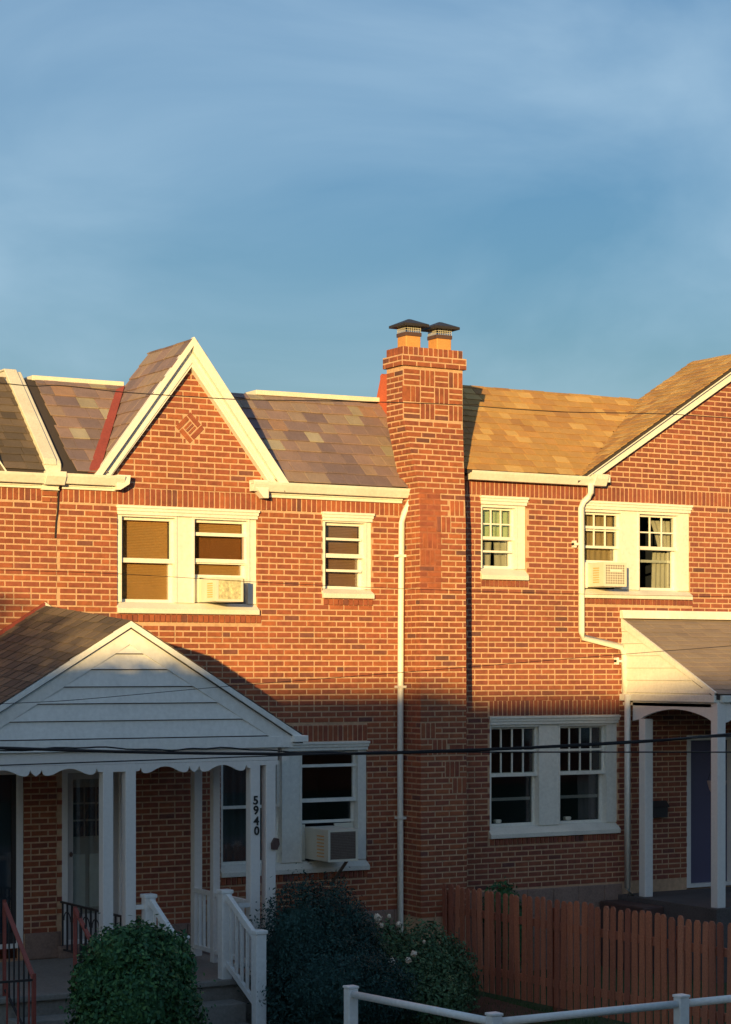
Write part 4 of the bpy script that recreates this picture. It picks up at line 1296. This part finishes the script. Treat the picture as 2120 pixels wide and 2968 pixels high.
MB().bar((-4.07, -2.33, 1.40), (-3.98, -2.35, 1.40), .045).build('top_rail', M_white2, sr)

# iron railing dividing the two porches
ir = thing('iron_railing', (-3.95, -1.2, .6), 'dark iron railing with small arches dividing the two porch decks', 'railing')
XI = -3.945
MB().bar((XI, -.02, 1.225), (XI, -2.25, 1.235), .028, .02).build('top_rail', M_iron, ir)
MB().bar((XI, -.02, .70), (XI, -2.25, .70), .022, .016).build('bottom_rail', M_iron, ir)
for i in range(17):
    y = -.06 - i * .135
    MB().bar((XI, y, .60 if i % 4 == 0 else .70), (XI, y, 1.22), .018).build('baluster', M_iron, ir)
    if i % 2 == 1:
        pts = [(XI, y - .135 / 1 + .0 + .1 - .1 * math.cos(t * PI / 8) + .035, 1.03 + .1 * math.sin(t * PI / 8)) for t in range(9)]
        MB().tube(pts, .007, 5).build('arch', M_iron, ir)
# red iron stair rails of the neighbour
for k_, (x, lab) in enumerate(((-5.47, 'red iron stair rail at the left edge with dark balusters'), (-4.72, 'red iron stair rail running down behind the round green shrub'))):
    rr2 = thing('stair_rail', (x, -2.8, 0), lab, 'railing', 'red iron stair rails')
    MB().bar((x, -2.32, 1.52 if k_ == 0 else 1.42), (x, -3.12, .87), .04, .022).build('handrail', M_rediron, rr2)
    MB().bar((x, -2.32, .60), (x, -2.32, 1.55 if k_ == 0 else 1.44), .03).build('newel', M_rediron, rr2)
    MB().bar((x, -3.12, 0), (x, -3.12, .92), .035).build('newel', M_rediron, rr2)
    MB().bar((x, -2.34, .66), (x, -3.1, .22), .02).build('bottom_rail', M_iron, rr2)
    for i in range(5):
        t = (i + 1) / 6; y = -2.32 - .8 * t
        MB().bar((x, y, .68 - .46 * t), (x, y, 1.50 - .64 * t), .014).build('baluster', M_iron, rr2)
    if k_ == 0:
        MB().bar((x, -3.12, .86), (x - .9, -3.12, .86), .03, .02).build('yard_rail', M_iron, rr2)
        for i in range(8):
            MB().bar((x - .05 - i * .11, -3.12, .0), (x - .05 - i * .11, -3.12, .85), .015).build('baluster', M_rediron, rr2)
ns = thing('porch_steps', (-5.1, -2.8, 0), 'dim concrete steps of the left neighbour between the red iron rails', 'steps')
for zt_, y0 in ((.40, -2.475), (.20, -2.78)):
    MB().box(-5.5, -4.68, y0 - .305, y0, 0, zt_).build('step', M_concrete, ns, bevel=.01)

# ================================================================== AIR CONDITIONERS
AXA, AXB, AXC, AXD, AXE, AXF = -2.178, -1.833, 3.328, 3.69, -0.783, -0.381
def aircon(x0, x1, z0, z1, yf, yb, label, style):
    t = thing('air_conditioner', ((x0 + x1) / 2, (yf + yb) / 2, z0), label, 'air conditioner', None)
    MB().box(x0, x1, yf + .012, yb, z0, z1).build('case', M_ac, t, bevel=.008)
    # louvres on the left flank
    for i in range(7):
        zc = z0 + .05 + i * (z1 - z0 - .1) / 7
        MB().box(x0 - .004, x0 + .0, yf + .10, yf + .10 + (yb - yf) * .28, zc, zc + .014).build('side_louvre', M_blind, t)
    fr = bars(x0, x1, z0, z1, yf, yf + .014, .028, t, 'face_frame', M_ac)
    if style == 'fins':
        MB().box(x0 + .028, x1 - .028, yf + .006, yf + .0115, z0 + .028, z1 - .028).build('fins', M_acmetal, t)
        b = MB(); n = 22
        for i in range(n):
            x = x0 + .03 + i * (x1 - x0 - .06) / n
            b.box(x, x + .004, yf + .001, yf + .006, z0 + .028, z1 - .028)
        o = b.build('grille', M_acmetal, t); o['kind'] = 'stuff'
    elif style == 'grid':
        MB().box(x0 + .028, x1 - .028, yf + .008, yf + .0115, z0 + .028, z1 - .028).build('grille_back', M_acgrey, t)
        b = MB(); nx, nz = 8, 8
        for i in range(nx + 1):
            x = x0 + .028 + i * (x1 - x0 - .056) / nx
            b.box(x - .005, x + .005, yf + .001, yf + .007, z0 + .028, z1 - .028)
        for i in range(nz + 1):
            zc = z0 + .028 + i * (z1 - z0 - .056) / nz
            b.box(x0 + .028, x1 - .028, yf + .002, yf + .006, zc - .006, zc + .006)
        o = b.build('grille', M_ac, t); o['kind'] = 'stuff'
        MB().box(x0 + .10, x1 - .08, yf - .002, yf + .004, z0 + .62 * (z1 - z0), z0 + .70 * (z1 - z0)).build('name_plate', M_white, t)
    else:
        MB().box(x0 + .028, x1 - .028, yf + .006, yf + .0115, z0 + .028, z1 - .028).build('grille', M_acgrey, t)
        b = MB()
        for i in range(16):
            zc = z0 + .04 + i * (z1 - z0 - .08) / 16
            b.box(x0 + .03, x1 - .03, yf + .003, yf + .0055, zc, zc + .005)
        o = b.build('grille', M_band, t); o['kind'] = 'stuff'
    return t
t = aircon(AXA, AXB, 4.61, 4.89, -.35, .14, 'cream air conditioner with fins mottled to glitter in the upstairs window left of the downspout', 'fins')
MB().box(-2.25, AXA - .002, .10, .12, 4.61, 4.90).build('side_panel', M_ac, t); MB().box(AXB + .002, -1.60, .10, .12, 4.61, 4.90).build('side_panel', M_dark_sheet, t)
t = aircon(AXC, AXD, 4.89, 5.20, -.33, .14, 'white air conditioner with square grid face in the right house upstairs window', 'grid')
MB().box(3.27, AXC - .002, .02, .035, 4.88, 5.21).build('side_panel', M_white, t)
t = aircon(AXE, AXF, 1.56, 1.94, -.48, .14, 'pale air conditioner with dark face jutting from the shaded ground-floor window', 'plain')
MB().box(-.86, AXE - .002, .09, .11, 1.54, 1.97).build('side_panel', M_ac, t)
MB().box(AXF + .002, -.115, .09, .11, 1.54, 1.97).build('side_panel', M_ac, t)
MB().bar((-.50, -.42, 1.555), (-.50, -.05, 1.26), .035, .02).build('bracket', M_acgrey, t)

# ================================================================== PICKET FENCE
pf = thing('picket_fence', (.7, -3, 0), 'reddish brown wooden picket fence running out from the chimney to the front yard', 'fence')
P0 = Vector((.80, -.55)); P1 = Vector((.78, -7.3))
def gh(t): return .10 * t
n = 53
rot = math.atan2(P1.y - P0.y, P1.x - P0.x)
pk = None
for i in range(n):
    t = i / (n - 1); p = P0.lerp(P1, t)
    base = .03 + gh(t); h = 1.20 + R.uniform(-.022, .018)
    if pk is None:
        w, d = .088, .016
        b = MB()
        b.v = [Vector(q) for q in ((-d / 2, -w / 2, 0), (d / 2, -w / 2, 0), (d / 2, w / 2, 0), (-d / 2, w / 2, 0),
                                   (-d / 2, -w / 2, 1.17), (d / 2, -w / 2, 1.17), (d / 2, w / 2, 1.17), (-d / 2, w / 2, 1.17),
                                   (-d / 2, -w / 2 + .022, 1.2), (d / 2, -w / 2 + .022, 1.2), (d / 2, w / 2 - .022, 1.2), (-d / 2, w / 2 - .022, 1.2))]
        b.f = [(3, 2, 1, 0), (8, 9, 10, 11)] + [(a, (a + 1) % 4, 4 + (a + 1) % 4, 4 + a) for a in range(4)] + [(4 + a, 4 + (a + 1) % 4, 8 + (a + 1) % 4, 8 + a) for a in range(4)]
        pk = b.build('picket', M_wood, pf, origin=(0, 0, 0)); first = pk
        o = pk
    else:
        o = pk.copy(); sc.collection.objects.link(o); o.parent = pf
    o.location = Vector((p.x, p.y, base)) - WLOC[pf.name]
    o.rotation_euler = (R.uniform(-.010, .010), R.uniform(-.014, .014), R.uniform(-.05, .05))
    o.scale = (1, R.uniform(.92, 1.05), h / 1.2)
for zr in (.28, .93):
    MB().bar((P0.x + .03, P0.y, zr), (P1.x + .03, P1.y, zr + .1), .035, .085).build('rail', M_wood, pf)
for t in (0, .33, .66, 1):
    p = P0.lerp(P1, t)
    MB().box(p.x + .05, p.x + .14, p.y - .045, p.y + .045, 0, 1.12 + .1 * t).build('fence_post', M_wood, pf)

# ================================================================== WHITE RAIL FENCE BY THE STREET
wf = thing('rail_fence', (-3.4, -7.5, 0), 'white pipe rail fence with short square posts at the front of the yard', 'fence')
FXc = -3.42
def wpost(x, y, zt_):
    b = MB().box(x - .05, x + .05, y - .05, y + .05, 0, zt_ - .015); o = b.build('post', M_white2, wf, bevel=.01)
    MB().box(x - .056, x + .056, y - .056, y + .056, zt_ - .015, zt_ + .008).build('post_cap', M_white2, o, bevel=.006)
wpost(FXc, -8.0, 1.055); wpost(FXc, -5.66, .97); wpost(-1.51, -8.0, 1.055); wpost(.45, -8.0, 1.055); wpost(2.4, -8, 1.055)
def pipe(a, b_): MB().tube([a, b_], .034, 12).build('rail', M_white2, wf, smooth=True)
pipe((FXc, -5.70, .905), (FXc, -7.96, .985)); pipe((FXc + .04, -8, .985), (-1.55, -8, .985)); pipe((-1.47, -8, .985), (.41, -8, .985)); pipe((.49, -8, .985), (2.36, -8, .985))

# ================================================================== SHRUBS
def leaf_cloud(name, m, parent, blobs, count, size, seed=1, flat=.35, core=True, aspect=.55):
    r = random.Random(seed); V = []; F = []
    wsum = [b[3] * b[4] * b[5] for b in blobs]; tot = sum(wsum)
    for bi, (cx, cy, cz, rx, ry, rz) in enumerate(blobs):
        for _ in range(int(count * wsum[bi] / tot)):
            d = Vector((r.gauss(0, 1), r.gauss(0, 1), r.gauss(0, 1))).normalized()
            nn = noise.noise(Vector((d.x * 2.2 + bi * 3, d.y * 2.2, d.z * 2.2))) * .26 + noise.noise(Vector((d.x * 5 + bi, d.y * 5, d.z * 5))) * .18 + noise.noise(Vector((d.x * 12 + bi, d.y * 12, d.z * 12))) * .08
            rad = (1 + nn) * (1 - abs(r.gauss(0, .11)) + (.12 if r.random() < .05 else 0) - (r.random() ** 3) * .35)
            p = Vector((cx + d.x * rx * rad, cy + d.y * ry * rad, cz + d.z * rz * rad))
            if p.z < .02: continue
            nv = (d + Vector((r.gauss(0, 1), r.gauss(0, 1), r.gauss(0, 1))) * .55).normalized()
            u = nv.cross(Vector((r.gauss(0, 1), r.gauss(0, 1), r.gauss(0, 1)))).normalized(); w = nv.cross(u)
            if r.random() < .004: p = p + (d + Vector((0, 0, .6))) * r.uniform(.05, .16)
            s = size * r.uniform(.5, 1.5); k = len(V)
            V += [tuple(p - u * s * .5), tuple(p + w * s * aspect * .5), tuple(p + u * s * .5), tuple(p - w * s * aspect * .5)]
            F.append((k, k + 1, k + 2, k + 3))
    if core:        # dense inner twigs and leaves
        for bi, (cx, cy, cz, rx, ry, rz) in enumerate(blobs):
            bm = bmesh.new(); bmesh.ops.create_icosphere(bm, subdivisions=3, radius=1)
            k = len(V)
            for v in bm.verts:
                q = .66 + noise.noise(v.co * 3 + Vector((bi, 0, 0))) * .2 + r.uniform(-.06, .06)
                V.append((cx + v.co.x * rx * q, cy + v.co.y * ry * q, max(.0, cz + v.co.z * rz * q)))
            F += [tuple(k + v.index for v in f.verts) for f in bm.faces]
            bm.free()
    me = bpy.data.meshes.new(name); org = WLOC[parent.name]
    me.from_pydata([tuple(Vector(v) - org) for v in V], [], F); me.materials.append(m)
    o = bpy.data.objects.new(name, me); link(o, parent, org)
    return o

sh = thing('shrub', (-5.0, -4.4, 0), 'round clipped green shrub in front of the left porch', 'shrub')
blobs = [(-4.98, -4.4, .72, .50, .5, .70), (-5.2, -4.4, .5, .42, .45, .6), (-4.72, -4.35, .5, .46, .45, .60), (-5.16, -4.4, 1.20, .30, .34, .30), (-4.90, -4.3, 1.22, .30, .30, .30), (-4.66, -4.3, 1.14, .24, .26, .32), (-4.44, -4.2, 1.02, .16, .2, .36), (-5.38, -4.3, .95, .18, .25, .3), (-5.05, -4.75, .8, .3, .2, .4)]
leaf_cloud('foliage', M_leaf_hedge, sh, blobs, 46000, .046, 3)
MB().tube([(-5, -4.4, 0), (-5, -4.4, .5), (-4.95, -4.4, .9)], [.03, .025, .012], 7).build('stem', M_bark, sh)
MB().tube([(-4.95, -4.4, .3), (-4.7, -4.4, .7), (-4.55, -4.3, 1.0)], [.02, .015, .008], 6).build('stem', M_bark, sh)

yw = thing('shrub', (-1.6, -1.7, 0), 'large dark evergreen bush under the shaded ground-floor window', 'shrub')
blobs = [(-2.42, -2.85, .80, .50, .42, .86), (-2.05, -2.7, .80, .55, .5, .80), (-1.75, -2.4, .68, .52, .5, .72), (-1.5, -2.3, .5, .42, .45, .55), (-2.3, -3.2, .45, .70, .5, .62), (-1.9, -3.0, .40, .7, .6, .55)]
leaf_cloud('foliage', M_leaf_yew, yw, blobs, 110000, .036, 5, aspect=.4)
for a, b_ in (((-1.9, -1.5, .8), .03), ((-1.2, -1.7, .6), .025), ((-2.0, -2.2, .5), .025)):
    MB().tube([(-1.6, -1.7, 0), Vector(a) * .5 + Vector((-.8, -.85, .1)), a], [b_, b_ * .8, b_ * .4], 7).build('stem', M_bark, yw)

rs = thing('rose_bush', (-.7, -2.3, 0), 'loose grey-green rose bush with a few pale flowers before the downspout', 'rose bush')
blobs = [(-1.0, -2.2, .66, .32, .3, .42), (-.55, -2.2, .62, .42, .35, .42), (-.45, -2.4, .35, .50, .4, .42), (-.95, -2.5, .4, .4, .35, .45), (-.8, -2.8, .22, .5, .4, .32), (-.15, -2.2, .45, .28, .3, .38)]
leaf_cloud('foliage', M_leaf_rose, rs, blobs, 24000, .04, 9, core=False)
for q in range(7):
    a = Vector((-1.1 + q * .15, -2.3 + R.uniform(-.2, .2), 0)); b_ = a + Vector((R.uniform(-.1, .1), 0, .85 + R.uniform(0, .2)))
    MB().tube([a, (a + b_) / 2 + Vector((.05, 0, 0)), b_], [.012, .01, .005], 6).build('stem', M_bark, rs)
def flower(x, y, z, s):
    b = MB()
    for k_ in range(22):
        d = Vector((R.gauss(0, 1), R.gauss(0, 1), R.gauss(0, 1) + .4)).normalized()
        c = Vector((x, y, z)) + d * s * .32
        u = d.cross(Vector((R.gauss(0, 1), R.gauss(0, 1), R.gauss(0, 1)))).normalized(); w = d.cross(u)
        q = s * R.uniform(.22, .34)
        b.quad(c - u * q, c + w * q * .8, c + u * q + d * q * .5, c - w * q * .8)
    b.build('flower', M_petal, rs, fix=False)
def at(px, py, Y):      # world point seen at a photograph position on the plane Y
    t_ = (px - 1060) / 6170; dy = Y - CAMY
    dx = dy * (t_ * math.cos(YAW) + math.sin(YAW)) / (math.cos(YAW) - t_ * math.sin(YAW))
    bb = dx * math.sin(YAW) + dy * math.cos(YAW)
    return dx + CAMX, Y, CAM_H + (1935 - py) * bb / 6170
for (px, py, s_) in ((1095, 2662, .06), (1106, 2682, .035), (1157, 2679, .04), (1080, 2708, .02), (1135, 2788, .06), (1185, 2784, .045), (1200, 2764, .045), (1128, 2655, .03), (1230, 2730, .025)):
    x, y, z_ = at(px, py, -2.78)
    flower(x, y, z_, s_ * 1.7)
pl = thing('plant', (1.75, -.35, 0), 'low green plant growing against the wall just behind the picket fence', 'plant')
leaf_cloud('foliage', M_leaf_hedge, pl, [(1.75, -.35, .85, .28, .2, .35), (1.9, -.3, .5, .3, .2, .5)], 3500, .05, 12)
MB().tube([(1.8, -.33, 0), (1.78, -.34, .9)], [.015, .006], 6).build('stem', M_bark, pl)
ms = MB().prismx([(-3.4, .02), (-1.4, .05), (-1.4, .0), (-3.4, .0)], -1.2, .6).build('mulch', M_mulch); tag(ms, 'dark mulch bed under the bushes', 'mulch', kind='stuff')
# grass blades in the yard
r = random.Random(4); V = []; F = []
for _ in range(26000):
    x = r.uniform(-3.3, .75) if r.random() < .75 else r.uniform(-6, 4); y = r.uniform(-6.5, -1)
    h = r.uniform(.03, .09); a = r.uniform(0, PI); lx = r.gauss(0, .02); ly = r.gauss(0, .02); k = len(V)
    V += [(x - .004 * math.cos(a), y - .004 * math.sin(a), .0), (x + .004 * math.cos(a), y + .004 * math.sin(a), 0), (x + lx, y + ly, h)]
    F.append((k, k + 1, k + 2))
me = bpy.data.meshes.new('grass'); me.from_pydata(V, [], F); me.materials.append(leaf_mat('blade', (.03, .07, .02), (.04, .09, .025), (.05, .10, .03)))
o = bpy.data.objects.new('grass', me); link(o); tag(o, 'short dark lawn between the house and the white fence', 'grass', kind='stuff')

# ================================================================== CABLES over the street
def cable(pts, Y, rad, label, ext=14, wob=0.0, group='overhead cables'):
    w = [Vector(at(px, py, Y)) for px, py in pts]
    a = w[0] + (w[0] - w[1]).normalized() * ext; b_ = w[-1] + (w[-1] - w[-2]).normalized() * ext
    ctrl = w
    out = [a]
    for i in range(len(ctrl) - 1):
        p1 = ctrl[i]; p2 = ctrl[i + 1]; p0 = ctrl[i - 1] if i else 2 * p1 - p2; p3 = ctrl[i + 2] if i + 2 < len(ctrl) else 2 * p2 - p1
        m1 = (p2 - p0) / max((p2 - p0).length, 1e-6); m2 = (p3 - p1) / max((p3 - p1).length, 1e-6); L_ = (p2 - p1).length
        for q_ in range(8):
            t = q_ / 8; h1 = 2 * t ** 3 - 3 * t * t + 1; h2 = t ** 3 - 2 * t * t + t; h3 = -2 * t ** 3 + 3 * t * t; h4_ = t ** 3 - t * t
            q = p1 * h1 + m1 * L_ * h2 + p2 * h3 + m2 * L_ * h4_
            if wob: q = q + Vector((0, 0, wob * math.sin(len(out) * 1.3)))
            out.append(q)
    out.append(w[-1])
    out.append(b_)
    o = MB().tube(out, rad, 7).build('overhead_cable', M_cable, smooth=True)
    return tag(o, label, 'cable', group)
cable([(0, 2168), (400, 2180), (800, 2185), (1150, 2182), (1430, 2172), (1860, 2150), (2120, 2128)], -10.2, .010, 'thickest overhead cable, crossing the whole picture just below the porch gable')
cable([(0, 2178), (250, 2166), (480, 2174), (640, 2168), (870, 2180), (1150, 2180)], -10.2, .005, 'thin dark cable twisted along the thickest cable at the left', wob=.004)
cable([(0, 1110), (100, 1119), (170, 1117), (350, 1136), (560, 1150), (700, 1158), (1000, 1163), (1300, 1172), (1500, 1186), (1640, 1194), (1930, 1200), (2120, 1212)], -10.0, .0032, 'highest thin overhead cable, crossing the gable and both roofs')
cable([(0, 1652), (340, 1663), (744, 1687), (1190, 1707), (1700, 1722), (2120, 1730)], -10.1, .0016, 'hair-thin overhead cable passing across the upstairs windows')
cable([(0, 2040), (200, 2030), (650, 1990), (1142, 1951), (1800, 1897), (2120, 1872)], -10.1, .0020, 'thin slanting overhead cable crossing the white porch gable')
cable([(1100, 2180), (1500, 2166), (1862, 2146), (2120, 2134)], -10.25, .004, 'dark cable under the thickest cable on the right side')
dw = MB().tube([(-3.99, -.12, 5.93), (-3.985, -.03, 5.82), (-3.99, -.02, 5.6), (-4.01, -.02, 5.48), (-4.02, -.02, 5.3)], .008, 6).build('house_cable', M_cable)
tag(dw, 'short black cable hanging down the wall below the white party-wall coping', 'cable')

# ================================================================== ACROSS THE STREET (casts the long evening shadow)
def far_house(x0, x1, top, lab):
    h = thing('rowhouse', ((x0 + x1) / 2, -37, 0), lab, 'house', 'row houses across the street behind the camera')
    MB().box(x0 + .01, x1 - .01, -46, -36, 0, top - 1.6).build('wall', M_brick, h)
    MB().prismx([(-36.0, top - 1.6), (-35.8, top - 1.6), (-37.6, top), (-45, top), (-46, top - 1.6)], x0 + .01, x1 - .01).build('roof', M_slate, h)
    for xx in (x0 + 1.0, x0 + 3.2):
        for zz_ in (1.4, 4.4):
            MB().box(xx, xx + 1.0, -36.0, -35.93, zz_, zz_ + 1.3).build('window', M_white, h)
NTH = ['', 'second ', 'third ', 'fourth ', 'fifth ', 'sixth ', 'seventh ', 'eighth ', 'ninth ', 'tenth ']
ORD = [n_ + 'tallest' for n_ in NTH] + [n_ + 'lowest' for n_ in NTH[::-1]]
FAR = ['%s brick row house in the stepped row across the street' % w for w in ORD]
tops = [9.15, 9.05, 8.9, 8.75, 8.62, 8.52, 8.42, 8.32, 8.22, 8.15, 8.1, 8.05, 8.0, 7.95, 7.9, 7.85, 7.8, 7.75, 7.7, 7.65]
for i, tp in enumerate(tops):
    x0 = -52 + i * 5.2
    tp += .22 if i < 5 else -.12
    far_house(x0, x0 + 5.2, tp, FAR[i])
tr = thing('street_tree', (-17.2, -18.2, 0), 'small leafy street tree standing across the road, outside the picture', 'tree')
MB().tube([(-17.2, -18.2, 0), (-17.15, -18.2, 2.2), (-17.25, -18.15, 4.2), (-17.2, -18.2, 5.6)], [.13, .10, .07, .03], 9).build('trunk', M_bark, tr)
for dx, dy, dz in ((1.0, .3, 5.3), (-2.3, .1, 5.9), (-3.2, .1, 6.2), (-.9, .4, 5.2), (.3, -.9, 5.5), (-.4, .9, 5.0)):
    MB().tube([(-17.2, -18.2, 3.2), (-17.2 + dx * .5, -18.2 + dy * .5, 4.2), (-17.2 + dx, -18.2 + dy, dz)], [.05, .035, .015], 6).build('branch', M_bark, tr)
tb = [(-17.6, -18.2, 5.2, 1.2, 1.1, .95), (-18.6, -17.9, 5.2, .9, .8, .9), (-16.6, -18.3, 5.1, .8, .8, .75), (-17.9, -18.6, 5.9, .6, .6, .38), (-17.2, -17.6, 4.3, 1.4, .9, .7), (-19.6, -18.2, 5.9, .9, .8, .95), (-20.8, -18.0, 5.9, .8, .8, .9), (-18.8, -18.3, 5.9, .55, .5, .5), (-20.0, -18.0, 6.85, .5, .4, .40), (-19.1, -17.9, 6.5, .55, .4, .38), (-21.2, -18.0, 6.5, .6, .5, .5)]
leaf_cloud('crown', M_leaf_tree, tr, tb, 9500, .12, 21, aspect=.7, core=False)

tl = ['broad dense', 'tall narrow', 'low spreading', 'tall broad', 'round topped', 'high irregular']
for i, (x, y, h) in enumerate(((-7, -27.5, 8.5), (-1.5, -28.5, 10), (5, -27.5, 8), (11, -29, 10.5), (18, -28, 9), (26, -29, 11))):  # unseen trees added to cut low skylight and deepen shade in the porches
    t = thing('street_tree', (x, y, 0), '%s tree added behind the camera to dim low skylight, in front of the houses opposite' % tl[i], 'tree', 'added trees behind the camera, dimming low skylight')
    MB().tube([(x, y, 0), (x + .1, y, 2.5), (x, y + .1, h * .75)], [.2, .15, .06], 8).build('trunk', M_bark, t)
    for a in range(4):
        an = a * 1.6 + i
        MB().tube([(x, y, 2.6), (x + math.cos(an) * .9, y + math.sin(an) * .9, h * .5), (x + math.cos(an) * 1.9, y + math.sin(an) * 1.7, h * .66)], [.1, .06, .02], 6).build('branch', M_bark, t)
    q = random.Random(i)
    bl = [(x + q.uniform(-1.7, 1.7), y + q.uniform(-1.2, 1.2), h * q.uniform(.38, .78), q.uniform(1.2, 1.9), q.uniform(1.2, 1.7), q.uniform(1.0, 1.6)) for _ in range(7)]
    leaf_cloud('crown', M_leaf_tree, t, bl, 5500, .28, 40 + i, aspect=.7)
